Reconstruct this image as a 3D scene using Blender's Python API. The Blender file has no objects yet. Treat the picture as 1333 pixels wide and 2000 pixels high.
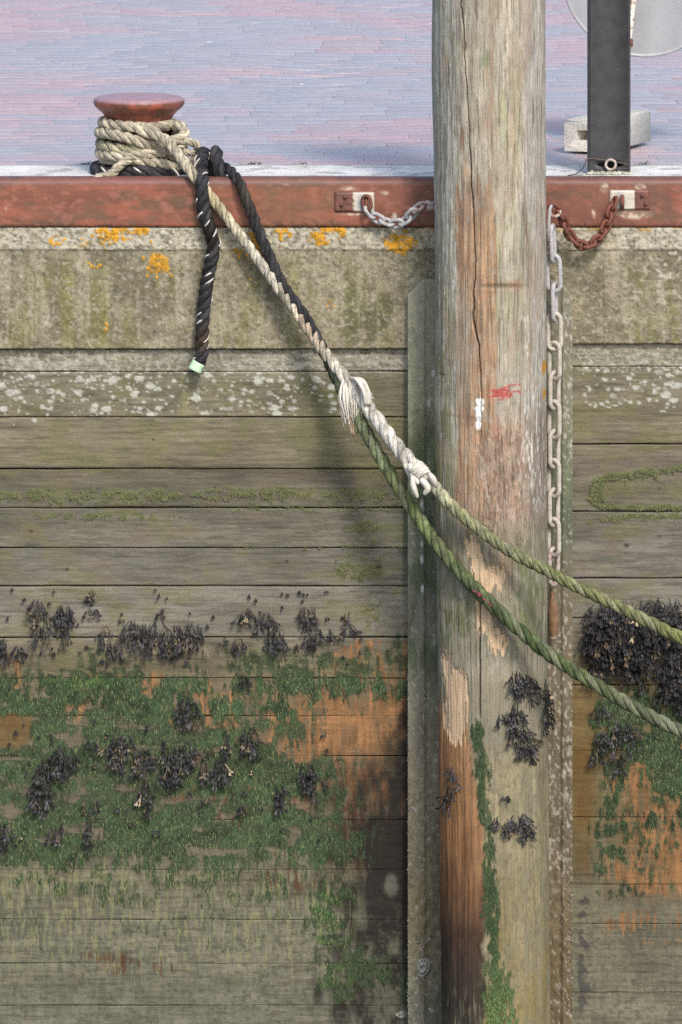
import bpy, math, random
import numpy as np
from mathutils import Vector, Matrix
R = math.radians
sc = bpy.context.scene
COL = sc.collection
# ------------------------------------------------------------------ camera, world, sun, exposure
S = 0.001375            # metres per photo pixel in the plane of the quay edge (y = 0)
CD, CH = 15.0, 1.6      # camera distance from the quay edge and height above the quay
cam = bpy.data.cameras.new('camera'); co = bpy.data.objects.new('camera', cam); COL.objects.link(co)
co.location = (0, -CD, CH); co.rotation_euler = (R(90), 0, 0)
cam.sensor_fit = 'VERTICAL'; cam.sensor_height = 36; cam.lens = 36*CD/(2000*S)
cam.shift_y = ((350-1000)*S - CH)/(2000*S)
cam.clip_end = 500; cam.clip_start = 0.5
sc.camera = co
SUN_AZ, SUN_EL = 19, 43   # to the right of the line of sight, above the horizon
w = bpy.data.worlds.new('World'); sc.world = w; w.use_nodes = True
nt = w.node_tree
sky = nt.nodes.new('ShaderNodeTexSky'); sky.sky_type = 'NISHITA'; sky.sun_disc = False
sky.sun_elevation = R(SUN_EL); sky.sun_rotation = R(180-SUN_AZ); sky.air_density = 1.0; sky.dust_density = 2.5
nt.links.new(sky.outputs[0], nt.nodes['Background'].inputs[0]); nt.nodes['Background'].inputs[1].default_value = 0.15
sl = bpy.data.lights.new('sun', 'SUN'); sl.energy = 1.7; sl.angle = R(10); sl.color = (1, 0.95, 0.87)
so = bpy.data.objects.new('sun', sl); COL.objects.link(so)
so.rotation_euler = (R(90-SUN_EL), 0, R(SUN_AZ))
sc.view_settings.view_transform = 'Standard'; sc.view_settings.look = 'None'
sc.view_settings.exposure = 0.46; sc.view_settings.gamma = 1
sc.cycles.max_bounces = 5; sc.cycles.use_denoising = False   # keep the fine grain of wood and growth

# ------------------------------------------------------------------ helpers
def P(px, py, y=0.0):
    k = (CD+y)/CD
    return np.array([(px-666.5)*S*k, y, CH+((350-py)*S-CH)*k])
def PX(x, y=0.0): return x*CD/(CD+y)/S+666.5
def zof(py, y=0.0): return P(0, py, y)[2]
def smooth(a, b, v):
    t = np.clip((v-a)/(b-a), 0, 1); return t*t*(3-2*t)
def hsh(ix, iy, s):
    h = (ix.astype(np.int64)*374761393 + iy.astype(np.int64)*668265263 + s*982451653) & 0xffffffff
    h = ((h ^ (h >> 13))*1274126177) & 0xffffffff
    return ((h ^ (h >> 16)) & 0xffff)/65535.0
def vn(x, y, s=0):
    x = np.asarray(x, float); y = np.asarray(y, float)
    ix = np.floor(x); iy = np.floor(y); fx = x-ix; fy = y-iy
    fx = fx*fx*(3-2*fx); fy = fy*fy*(3-2*fy)
    a = hsh(ix, iy, s); b = hsh(ix+1, iy, s); c = hsh(ix, iy+1, s); d = hsh(ix+1, iy+1, s)
    return (a*(1-fx)+b*fx)*(1-fy)+(c*(1-fx)+d*fx)*fy
def fbm(x, y, s=0, o=4):
    t = 0; a = 0.5; n = 0
    for i in range(o):
        t = t+a*vn(x, y, s+i*17); n += a; a *= .55; x = x*2.03+5.1; y = y*2.03+3.7
    return t/n
def nz(x, y, s=0, o=3): return smooth(.27, .73, fbm(x, y, s, o))   # stretched to fill 0..1
def cover(m, n, w=.10): return smooth(-w, w, np.clip(m, 0, 1)*(1+2*w)-w-n)   # m = share covered, n = nz noise
def flecks(x, y, cw, ch, share, s):
    """small oval crusts, one at most per jittered cell; share = local chance of a cell being occupied"""
    out = np.zeros(np.shape(x)); wx = x+3*(vn(x/4, y/4, s)-.5); wy = y+2.4*(vn(x/4, y/4, s+1)-.5); ix = np.floor(x/cw); iy = np.floor(y/ch)
    for a in (-1, 0, 1):
        for b in (-1, 0, 1):
            jx = ix+a; jy = iy+b; cx = (jx+hsh(jx, jy, s+2))*cw; cy = (jy+hsh(jx, jy, s+3))*ch; r = .16+.42*hsh(jx, jy, s+4)**2; on = hsh(jx, jy, s+5) < share
            out = np.maximum(out, on*(1-smooth(.75, 1.1, np.sqrt(((wx-cx)/(cw*r))**2+((wy-cy)/(ch*r))**2))))
    return out
def ell(x, y, cx, cy, rx, ry, soft=.35):
    d = np.sqrt(((x-cx)/rx)**2+((y-cy)/ry)**2)
    return 1-smooth(1-soft, 1+soft, d)
def box(x, y, x0, x1, y0, y1, sx=15, sy=15):
    return smooth(x0-sx, x0+sx, x)*(1-smooth(x1-sx, x1+sx, x))*smooth(y0-sy, y0+sy, y)*(1-smooth(y1-sy, y1+sy, y))
def poly(x, y, pts):
    ins = np.zeros(np.shape(x), bool); n = len(pts)
    for i in range(n):
        x0, y0 = pts[i]; x1, y1 = pts[(i+1) % n]
        if y0 == y1: continue
        c = ((y0 > y) != (y1 > y)) & (x < (x1-x0)*(y-y0)/(y1-y0)+x0); ins ^= c
    return ins.astype(float)
def lay(C, m, col):
    m = np.clip(m, 0, 1)[..., None]
    return C*(1-m)+np.array(col)*m
def link(name, me, mat=None, parent=None):
    o = bpy.data.objects.new(name, me); COL.objects.link(o)
    if mat: me.materials.append(mat)
    if parent: o.parent = parent
    return o
def mk(name, V, F, mat=None, parent=None, col=None, uv=None, shade=True):
    """one mesh object from vertex array V and quad or triangle array F (or list of them)"""
    V = np.asarray(V, np.float32).reshape(-1, 3)
    Fs = F if isinstance(F, list) and isinstance(F[0], np.ndarray) else [F]
    me = bpy.data.meshes.new(name)
    Fs = [np.asarray(f, np.int32) for f in Fs if len(f)]
    loops = np.concatenate([f.ravel() for f in Fs]); tot = np.concatenate([np.full(len(f), f.shape[1], np.int32) for f in Fs])
    st = np.concatenate([[0], np.cumsum(tot)[:-1]]).astype(np.int32)
    me.vertices.add(len(V)); me.vertices.foreach_set('co', V.ravel())
    me.loops.add(len(loops)); me.loops.foreach_set('vertex_index', loops)
    me.polygons.add(len(tot)); me.polygons.foreach_set('loop_start', st); me.polygons.foreach_set('loop_total', tot)
    if shade: me.polygons.foreach_set('use_smooth', np.ones(len(tot), bool))
    me.update(calc_edges=True); me.validate()
    if col is not None:
        a = me.attributes.new('tint', 'FLOAT_COLOR', 'POINT')
        c = np.ones((len(V), 4), np.float32); c[:, :3] = np.asarray(col).reshape(-1, 3); a.data.foreach_set('color', c.ravel())
    if uv is not None:
        u = me.uv_layers.new(name='UVMap'); u.data.foreach_set('uv', np.asarray(uv, np.float32)[loops].ravel())
    return link(name, me, mat, parent)
def gridF(nr, nc, off=0, wrap=False):
    r = np.arange(nr-1)[:, None]; c = np.arange(nc if wrap else nc-1)[None, :]
    c2 = (c+1) % nc
    return (np.stack([r*nc+c, r*nc+c2, (r+1)*nc+c2, (r+1)*nc+c], -1).reshape(-1, 4)+off)
class Acc:
    def __init__(s): s.V = []; s.Q = []; s.T = []; s.C = []; s.U = []; s.n = 0
    def add(s, V, Q=None, T=None, C=None, U=None):
        V = np.asarray(V, float).reshape(-1, 3); s.V.append(V)
        if Q is not None and len(Q): s.Q.append(np.asarray(Q)+s.n)
        if T is not None and len(T): s.T.append(np.asarray(T)+s.n)
        if C is not None: s.C.append(np.broadcast_to(np.asarray(C, float).reshape(-1, 3), V.shape))
        if U is not None: s.U.append(np.asarray(U, float).reshape(-1, 2))
        s.n += len(V)
    def build(s, name, mat=None, parent=None, shade=True):
        F = []
        if s.Q: F.append(np.concatenate(s.Q))
        if s.T: F.append(np.concatenate(s.T))
        return mk(name, np.concatenate(s.V), F, mat, parent, np.concatenate(s.C) if s.C else None, np.concatenate(s.U) if s.U else None, shade)
def empty(name, loc=(0, 0, 0)):
    o = bpy.data.objects.new(name, None); COL.objects.link(o); o.empty_display_size = .05; o.location = Vector([float(v) for v in loc])
    return o
def attach(ch, par):
    """parent a mesh built in world coordinates to a thing's Empty without moving it"""
    ch.parent = par; ch.matrix_parent_inverse = Matrix.Translation(-par.location); return ch
def tag(o, label=None, cat=None, group=None, kind=None):
    if label: o['label'] = label
    if cat: o['category'] = cat
    if group: o['group'] = group
    if kind: o['kind'] = kind
    return o
def tube(A, pts, rad, n=8, col=None, caps=True, wrap=False):
    pts = np.asarray(pts, float); N = len(pts); rad = np.broadcast_to(rad, (N,))
    if wrap: T = np.roll(pts, -1, 0)-np.roll(pts, 1, 0)
    else: T = np.gradient(pts, axis=0)
    T /= np.linalg.norm(T, axis=1)[:, None]+1e-12
    nrm = np.cross(T[0], [0.3, .5, .81]); nrm /= np.linalg.norm(nrm); Ns = [nrm]
    for i in range(1, N):
        v = Ns[-1]-T[i]*np.dot(Ns[-1], T[i]); Ns.append(v/(np.linalg.norm(v)+1e-12))
    Ns = np.array(Ns); B = np.cross(T, Ns); a = np.linspace(0, 2*np.pi, n, endpoint=False)
    V = pts[:, None]+rad[:, None, None]*(np.cos(a)[None, :, None]*Ns[:, None]+np.sin(a)[None, :, None]*B[:, None])
    V = V.reshape(-1, 3); Q = gridF(N, n, wrap=True); Tr = []
    if wrap:
        # close the ring: find best twist
        best = min(range(n), key=lambda k: np.sum((V[(N-1)*n:(N-1)*n+n]-np.roll(V[:n], -k, 0))**2))
        i = np.arange(n); Q = np.concatenate([Q, np.stack([(N-1)*n+i, (N-1)*n+(i+1) % n, (i+1+best) % n, (i+best) % n], -1)])
    elif caps:
        V = np.concatenate([V, pts[:1], pts[-1:]]); c0, c1 = len(V)-2, len(V)-1
        for i in range(n):
            j = (i+1) % n; Tr += [(c0, j, i), (c1, (N-1)*n+i, (N-1)*n+j)]
    A.add(V, Q, Tr, col)
def spline(pts, ds):
    p = np.asarray(pts, float); N = len(p); e = np.vstack([2*p[0]-p[1], p, 2*p[-1]-p[-2]]); out = []
    for i in range(N-1):
        a, b, c, d = e[i:i+4]; t = np.linspace(0, 1, 30, endpoint=False)[:, None]
        out.append(.5*((2*b)+(-a+c)*t+(2*a-5*b+4*c-d)*t*t+(-a+3*b-3*c+d)*t**3))
    out = np.vstack(out+[p[-1:]]); L = np.concatenate([[0], np.cumsum(np.linalg.norm(np.diff(out[:, :3], axis=0), axis=1))])
    n = max(4, int(L[-1]/ds)); s = np.linspace(0, L[-1], n)
    return np.stack([np.interp(s, L, out[:, k]) for k in range(p.shape[1])], 1), s
def bevel_box(A, c, half, rz=0, b=.004, col=None):
    """box with chamfered edges, centre c, half sizes"""
    hx, hy, hz = half; V = []
    for sx in (-1, 1):
        for sy in (-1, 1):
            for sz in (-1, 1):
                V += [(sx*(hx-b), sy*(hy-b), sz*hz), (sx*(hx-b), sy*hy, sz*(hz-b)), (sx*hx, sy*(hy-b), sz*(hz-b))]
    V = np.array(V); ca, sa = math.cos(rz), math.sin(rz)
    V = np.stack([V[:, 0]*ca-V[:, 1]*sa, V[:, 0]*sa+V[:, 1]*ca, V[:, 2]], 1)+np.asarray(c)
    import bmesh
    bm = bmesh.new(); vs = [bm.verts.new(v) for v in V]; r = bmesh.ops.convex_hull(bm, input=vs)
    bmesh.ops.dissolve_limit(bm, angle_limit=.01, verts=bm.verts, edges=bm.edges); bmesh.ops.triangulate(bm, faces=bm.faces); bm.verts.index_update()
    A.add([v.co[:] for v in bm.verts], None, [[v.index for v in f.verts] for f in bm.faces], col); bm.free()

# ------------------------------------------------------------------ node materials
class G:
    def __init__(s, name, rough=.8, spec=.3):
        s.m = bpy.data.materials.new(name); s.m.use_nodes = True; s.t = s.m.node_tree; s.b = s.t.nodes['Principled BSDF']
        s.b.inputs['Roughness'].default_value = rough; s.b.inputs['Specular IOR Level'].default_value = spec
    def n(s, ty): return s.t.nodes.new(ty)
    def set(s, sock, v):
        if hasattr(v, 'is_linked'): s.t.links.new(v, sock)
        elif isinstance(v, (tuple, list)) and len(v) == 3 and sock.type == 'RGBA': sock.default_value = (*v, 1)
        else: sock.default_value = v
    def attr(s, name='tint', out='Color'):
        a = s.n('ShaderNodeAttribute'); a.attribute_name = name; return a.outputs[out]
    def pos(s, sc=(1, 1, 1), src='Object'):
        t = s.n('ShaderNodeTexCoord'); m = s.n('ShaderNodeMapping'); s.t.links.new(t.outputs[src], m.inputs[0]); m.inputs['Scale'].default_value = sc; return m.outputs[0]
    def noise(s, v, sc, det=4, ro=.6, dist=0):
        n = s.n('ShaderNodeTexNoise'); s.set(n.inputs['Vector'], v); n.inputs['Scale'].default_value = sc; n.inputs['Detail'].default_value = det; n.inputs['Roughness'].default_value = ro; n.inputs['Distortion'].default_value = dist; return n.outputs[0]
    def voro(s, v, sc, out='Distance', feat='F1', rnd=1):
        n = s.n('ShaderNodeTexVoronoi'); n.feature = feat; s.set(n.inputs['Vector'], v); n.inputs['Scale'].default_value = sc; n.inputs['Randomness'].default_value = rnd; return n.outputs[out]
    def math(s, op, a, b=0, c=0):
        n = s.n('ShaderNodeMath'); n.operation = op; s.set(n.inputs[0], a); s.set(n.inputs[1], b); s.set(n.inputs[2], c); return n.outputs[0]
    def mr(s, v, a, b, c=0, d=1):
        n = s.n('ShaderNodeMapRange'); s.set(n.inputs[0], v)
        for i, q in enumerate((a, b, c, d)): n.inputs[i+1].default_value = q
        return n.outputs[0]
    def mix(s, f, a, b, bl='MIX'):
        n = s.n('ShaderNodeMix'); n.data_type = 'RGBA'; n.blend_type = bl; s.set(n.inputs[0], f); s.set(n.inputs[6], a); s.set(n.inputs[7], b); return n.outputs[2]
    def grey(s, v):
        n = s.n('ShaderNodeCombineColor'); [s.set(n.inputs[i], v) for i in range(3)]; return n.outputs[0]
    def bump(s, h, st=.5, d=.002, nrm=None):
        n = s.n('ShaderNodeBump'); n.inputs['Strength'].default_value = st; n.inputs['Distance'].default_value = d; s.set(n.inputs['Height'], h)
        if nrm: s.t.links.new(nrm, n.inputs['Normal'])
        s.t.links.new(n.outputs[0], s.b.inputs['Normal']); return n.outputs[0]
    def color(s, c): s.set(s.b.inputs['Base Color'], c)
    def rough(s, r): s.set(s.b.inputs['Roughness'], r)
def tinted(name, gs, g_amt=(.75, 1.25), gscale=1.0, rough=.8, bump=.4, bd=.002, speck=None, spec=.3):
    """material that takes its own colour from the mesh's tint and breaks it up with stretched grain noise"""
    g = G(name, rough, spec); v = g.pos(gs); n1 = g.noise(v, gscale, 6, .7); n2 = g.noise(g.pos(), 260, 3, .6)
    f = g.math('MULTIPLY', g.mr(n1, .25, .75, *g_amt), g.mr(n2, .25, .75, .86, 1.14))
    c = g.mix(1, g.attr(), g.grey(f), 'MULTIPLY')
    if speck:
        sp = g.mr(g.noise(g.pos(), speck[0], 2, .5), speck[1], speck[1]+.05); c = g.mix(g.math('MULTIPLY', sp, speck[3]), c, speck[2])
    g.color(c); g.bump(g.math('ADD', n1, g.math('MULTIPLY', n2, .4)), bump, bd)
    return g.m
M = {}
M['plank'] = tinted('weathered_planks', (60, 60, 620), (.80, 1.2), 1, .78, .5, .003)
M['pile'] = tinted('weathered_pile', (260, 260, 9), (.72, 1.25), 1, .8, .6, .004)
M['concrete'] = tinted('old_concrete', (1, 1, 1), (.68, 1.32), 95, .92, .5, .004, (300, .70, (.5, .47, .38), .5))
M['post'] = tinted('wet_concrete', (1, 1, .6), (.7, 1.3), 90, .75, .5, .003)
M['rustbeam'] = tinted('rusty_painted_steel', (.4, 1, 1), (.75, 1.22), 55, .5, .3, .002, spec=.5)
M['tint'] = tinted('tinted_growth', (1, 1, 1), (.8, 1.2), 120, .7, .1, .001)
M['wrack'] = tinted('bladderwrack', (1, 1, 1), (.7, 1.4), 110, .5, .3, .002, spec=.3)
def rope_mat(name, k=1.0, rough=.85):
    g = G(name, rough, .2); uv = g.pos((1, 1, 1), 'UV'); x = g.n('ShaderNodeSeparateXYZ'); g.t.links.new(uv, x.inputs[0])
    ph = g.math('ADD', g.math('MULTIPLY', x.outputs[1], 9*2*math.pi), g.math('MULTIPLY', x.outputs[0], -420))
    wv = g.math('SINE', ph); n = g.noise(g.pos(), 70, 4, .65); n2 = g.noise(g.pos(), 420, 3, .7)
    f = g.math('MULTIPLY', g.mr(n, .28, .72, .62, 1.3), g.mr(n2, .25, .75, .75, 1.22)); f = g.math('MULTIPLY', f, g.mr(wv, -1, 1, .86, 1.06)); f = g.math('MULTIPLY', f, g.mr(g.noise(g.pos(), 28, 5, .7), .3, .62, .62, 1.08))
    g.color(g.mix(1, g.attr(), g.grey(f), 'MULTIPLY')); g.bump(g.math('ADD', g.math('MULTIPLY', wv, .35), n2), .7*k, .0025); return g.m
M['rope'] = rope_mat('hemp_rope'); M['darkrope'] = rope_mat('tarred_rope', .8, .6)
def rusty(name, c1, c2, c3, sc=60, rough=.75, thr=.5, metal=0):
    g = G(name, rough, .4); n = g.noise(g.pos(), sc, 6, .65); n2 = g.noise(g.pos(), sc*4, 4, .6)
    c = g.mix(g.mr(n, thr-.08, thr+.08), c1, c2); c = g.mix(g.mr(n2, .55, .7), c, c3); g.color(c); g.bump(n2, .5, .002); g.b.inputs['Metallic'].default_value = metal; return g.m
M['rust'] = rusty('red_rust', (.22, .075, .045), (.14, .06, .045), (.3, .13, .08))
M['darkiron'] = rusty('dark_iron', (.07, .06, .055), (.12, .09, .07), (.16, .13, .10))
M['galv'] = rusty('weathered_zinc', (.5, .49, .49), (.36, .36, .38), (.62, .6, .57), 90, .55)
M['galvrust'] = rusty('zinc_gone_rusty', (.5, .46, .43), (.25, .11, .07), (.55, .42, .34), 80, .65, .52)
M['palezinc'] = rusty('chalky_zinc', (.58, .54, .48), (.45, .41, .35), (.64, .61, .56), 60, .65, .45)
M['tape'] = rusty('pale_green_tape', (.55, .78, .5), (.6, .8, .6), (.5, .72, .45), 60, .5)
M['yarn'] = rusty('white_yarn', (.75, .73, .66), (.65, .63, .56), (.8, .78, .74), 90, .8)
rng = np.random.default_rng(7); random.seed(7)

# ------------------------------------------------------------------ the setting: paving, ground, water
def make_paving():
    A = Acc(); bw, bd = .205, .103; g = .0004
    und = lambda x, y: float(.014*(fbm(np.array(x*1.9+3), np.array(y*1.3), 5, 2)-.5)*2*smooth(.43, .9, y))
    for r in range(0, 100):
        y0 = .43+r*bd; sh = rng.uniform(0, bw)
        for c in range(-20, 21):
            x0 = c*bw+sh+rng.normal(0, .0002)
            ty = rng.normal(0, .0014)
            L = [(g, g), (bw-g, g), (bw-g, bd-g), (g, bd-g)]; e = .0006; I = [(g+e, g+e), (bw-g-e, g+e), (bw-g-e, bd-g-e), (g+e, bd-g-e)]
            f = lambda a, b: und(x0+a, y0+b)+(b-bd/2)*ty-.006
            V = [(x0+a, y0+b, f(a, b)-.022) for a, b in L]+[(x0+a, y0+b, f(a, b)-.0003) for a, b in L]+[(x0+a, y0+b, f(a, b)) for a, b in I]
            Q = [(8, 9, 10, 11)]+[(k, (k+1) % 4, (k+1) % 4+4, k+4) for k in range(4)]+[(k+4, (k+1) % 4+4, (k+1) % 4+8, k+8) for k in range(4)]
            m = .62*fbm(x0*2.3+.3*y0, y0*2.6, 3, 3)+.38*fbm(x0*.7, y0*.8, 13, 2)+rng.normal(0, .035)
            t = np.clip((m-.42)/.16, 0, 1); v = rng.uniform(.95, 1.05)
            C = (np.array((.405, .39, .425))*(1-t)+np.array((.50, .365, .38))*t)*v
            A.add(V, Q, None, C)
    g = G('clinker_paving', .5, .5); n = g.noise(g.pos((1, 1, 1)), 40, 6, .7); n2 = g.noise(g.pos((1, 1, 1)), 300, 3, .6)
    c = g.mix(1, g.attr(), g.grey(g.mr(n, .25, .75, .82, 1.2)), 'MULTIPLY')
    d = g.voro(g.pos((1, .6, 1)), 3.4); sp = g.math('MULTIPLY', g.mr(d, .035, .05, 1, 0), g.mr(g.noise(g.pos(), 2.1, 1), .45, .5)); c = g.mix(sp, c, (.85, .85, .85))
    dk = g.mr(g.noise(g.pos((.45, 1, 1)), 34, 3, .6), .63, .70); c = g.mix(g.math('MULTIPLY', dk, .25), c, (.16, .16, .18))
    g.color(c); g.rough(g.mr(n, .3, .7, .42, .6)); g.bump(n2, .25, .0015)
    tag(A.build('paving', g.m, shade=False), kind='structure')
make_paving()
g = G('joint_sand', .95); g.color(g.mix(g.noise(g.pos(), 60), (.26, .24, .26), (.36, .33, .35)))
tag(mk('ground', [(-60, .425, -.034), (60, .425, -.034), (60, 120, -.034), (-60, 120, -.034)], [(0, 1, 2, 3)], g.m), kind='structure')
g = G('harbour_water', .08, .5); g.color((.03, .045, .04)); g.bump(g.noise(g.pos((1, 1, 1)), 6, 4), .4, .03)
tag(mk('water', [(-60, -60, -2.62), (60, -60, -2.62), (60, .5, -2.62), (-60, .5, -2.62)], [(0, 1, 2, 3)], g.m), kind='structure')  # unseen water below the frame, added for its bounce light

# ------------------------------------------------------------------ quay wall: concrete cap, coping, plank walls, king post
def axis(a0, a1, f0, f1, fine, coarse):
    return np.concatenate([np.arange(a0, f0, coarse), np.arange(f0, f1, fine), np.arange(f1, a1+1, coarse)])
LICHEN = [(196, 458, 15, 16), (228, 456, 22, 14), (204, 472, 8, 9), (272, 452, 24, 14), (258, 446, 12, 8), (310, 516, 24, 20), (298, 528, 12, 10), (330, 520, 8, 12),
          (626, 462, 14, 16), (648, 442, 20, 9), (664, 452, 9, 14), (668, 468, 5, 5), (765, 472, 16, 15), (795, 474, 22, 20), (780, 484, 20, 10), (553, 452, 13, 11), (545, 466, 6, 10), (505, 470, 22, 12), (510, 496, 14, 8),
          (190, 524, 7, 5), (648, 594, 6, 4), (493, 548, 4, 5), (470, 495, 10, 6), (106, 470, 12, 6), (205, 642, 4, 4), (488, 478, 8, 14), (160, 478, 10, 4), (1180, 447, 14, 4)]
def concrete_cap():
    X = axis(-560, 1900, -10, 1345, 2.6, 30); Ypx = np.concatenate([[443.5, 445], np.arange(447, 484, 2.4), [485, 487, 488.5, 490, 492], np.arange(494, 679, 2.6), [681, 682.6, 684, 684.5]])
    px, py = np.meshgrid(X, Ypx)
    sh = 10*smooth(700, 1180, px)         # right-hand bay's bottom edge sits a little higher
    py2 = py-sh*smooth(560, 684, py)
    rec = smooth(486, 492, py)*.003
    y = .006+rec+.02*smooth(682, 684.3, py)+.012*(1-smooth(443.4, 446, py))
    y = y-.005*(fbm(px/26, py/22, 2, 4)-.5)*1.6-.003*smooth(.5, .8, fbm(px/7, py/7, 9, 2))*(py < 490)
    y = y+.004*box(px, py, 1176, 1179.5, 495, 690, 1, 2)
    lich = np.zeros_like(px)
    wx = px+16*(fbm(px/9, py/9, 31, 2)-.5)*2; wy = py+16*(fbm(px/9, py/9, 37, 2)-.5)*2
    for cx, cy, rx, ry in LICHEN: lich = np.maximum(lich, ell(wx, wy, cx, cy, rx, ry, .25))
    lich = cover(.78*lich, .6*nz(px/9, py/9, 41, 3)+.4*nz(px/3.5, py/3.5, 43, 2), .06)
    y = y-.0025*lich
    V = np.stack([(px-666.5)*S, y, (350-py2)*S], -1)
    n = fbm(px/60, py/50, 1, 5); nf = fbm(px/8, py/8, 4, 3)
    C = np.ones(px.shape+(3,))*np.array((.25, .222, .15)); C = C*(.72+.5*n)[..., None]*(.80+.4*nz(px/130, py/70, 131))[..., None]; C = lay(C, .6*cover(.35*np.ones_like(px), nz(px/34, py/30, 133, 4), .2), (.17, .15, .095)); C = lay(C, .6*cover(.3*np.ones_like(px), nz(px/40, py/40, 135, 4), .2), (.34, .30, .20))
    C = lay(C, .8*(1-smooth(483, 491, py))*smooth(.30, .55, nf+.2*n), (.54, .51, .41))
    C = lay(C, .5*(1-smooth(483, 491, py))*smooth(.62, .7, fbm(px/6, py/6, 14, 2)), (.12, .10, .065))
    # damp algae streaks running down, pale run-off streaks
    st = fbm(px/22, py/170, 6, 3)
    C = lay(C, .6*smooth(.5, .68, st)*smooth(490, 560, py), (.17, .165, .06))
    C = lay(C, .8*smooth(.55, .75, fbm(px/40, py/60, 21, 3))*box(px, py, 655, 860, 440, 690, 60, 30), (.10, .105, .045))
    C = lay(C, .55*smooth(.60, .70, fbm(px/16, py/150, 8, 3)), (.37, .34, .24))
    for cx, w_ in ((133, 14), (205, 12), (575, 14)): C = lay(C, .45*np.exp(-((px-cx)/w_)**2)*smooth(495, 530, py)*(.4+.8*nf), (.24, .235, .07))
    C = lay(C, .7*np.exp(-((px-1198)/13)**2)*box(px, py, 1100, 1300, 442, 600, 3, 40)*(.5+.6*nf), (.42, .37, .27))
    C = lay(C, .5*np.exp(-((px-365)/7)**2)*box(px, py, 300, 400, 490, 580, 3, 20), (.42, .39, .3))
    C = lay(C, .85*smooth(.60, .66, fbm(px/11, py/11, 55, 3))*smooth(1180, 1300, px)*box(px, py, 1100, 2000, 440, 600, 5, 40), (.47, .44, .36))
    C = lay(C, .5*smooth(.63, .70, fbm(px/5, py/5, 57, 2)), (.42, .40, .33))
    C = lay(C, .6*smooth(.64, .72, fbm(px/7, py/5, 59, 2)), (.10, .09, .055))
    C = lay(C, .75*smooth(440, 446, py)*(1-smooth(446, 458, py))*smooth(.5, .6, fbm(px/30, py/40, 77, 2))*(px > 800), (.40, .26, .09))
    ol = np.array((.56, .29, .03))*(.55+.5*nz(px/3.5, py/3.5, 61, 2)+.25*nz(px/14, py/14, 62))[..., None]
    C = C*(1-lich[..., None])+ol*lich[..., None]
    return mk('concrete_cap', V, gridF(*px.shape), M['concrete'], None, C)
qw = tag(empty('quay_wall', (0, .2, -.4)), 'stained concrete top of the quay wall with orange lichen, under the red steel edge beam', 'wall')
attach(concrete_cap(), qw)
def coping():
    X = axis(-600, 2000, 0, 1400, 8, 60); Y = np.linspace(.034, .424, 46)
    x = (X-666.5)*S*1.03; xx, yy = np.meshgrid(x, Y)
    z = -.004+.004*(fbm(xx*14, yy*14, 3, 4)-.5); z = z-.02*(yy > .42)
    C = np.ones(xx.shape+(3,))*np.array((.72, .71, .68)); C = C*(.75+.5*fbm(xx*9, yy*9, 8, 4))[..., None]
    C = lay(C, .6*smooth(.58, .7, fbm(xx*20, yy*20, 12, 3)), (.28, .27, .24)); C = lay(C, .5*smooth(.36, .42, yy), (.22, .22, .17))
    return mk('coping', np.stack([xx, yy, z], -1), gridF(*xx.shape), M['concrete'], None, C)
attach(coping(), qw)

def bare_wood(x, y):
    """stretches of the plank wall scraped to orange wood (photo pixels)"""
    m = np.maximum.reduce([.92*box(x, y, 570, 900, 1345, 1500, 90, 30), .8*box(x, y, 665, 900, 1440, 1640, 60, 60), .62*box(x, y, 340, 425, 1350, 1420, 40, 30), .45*box(x, y, 430, 560, 1350, 1430, 30, 26),
                           .45*box(x, y, -40, 30, 1290, 1345, 30, 25), .42*box(x, y, 640, 860, 1265, 1350, 40, 24), .4*box(x, y, 130, 340, 1330, 1400, 40, 30), .4*box(x, y, 240, 330, 1335, 1375, 20, 14), .22*box(x, y, 300, 700, 1480, 1600, 60, 40), .2*box(x, y, 500, 760, 1660, 1740, 60, 24),
                           .85*box(x, y, 1222, 1262, 1490, 1590, 16, 30), .7*box(x, y, 1190, 1225, 1510, 1550, 16, 14), .7*box(x, y, 1215, 1255, 1560, 1680, 20, 40), .95*box(x, y, 1255, 1420, 1625, 1735, 40, 36), .65*box(x, y, 1280, 1360, 1460, 1640, 30, 40), .5*box(x, y, 1200, 1400, 1650, 1740, 40, 25),
                           .25*box(x, y, 1200, 1330, 1790, 1840, 40, 20), .2*box(x, y, 140, 340, 1870, 1910, 40, 14)])
    n = .62*nz(x/5, y/60, 71)+.38*nz(x/34, y/22, 72)
    return cover(m, smooth(.15, .85, n), .07)
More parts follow.
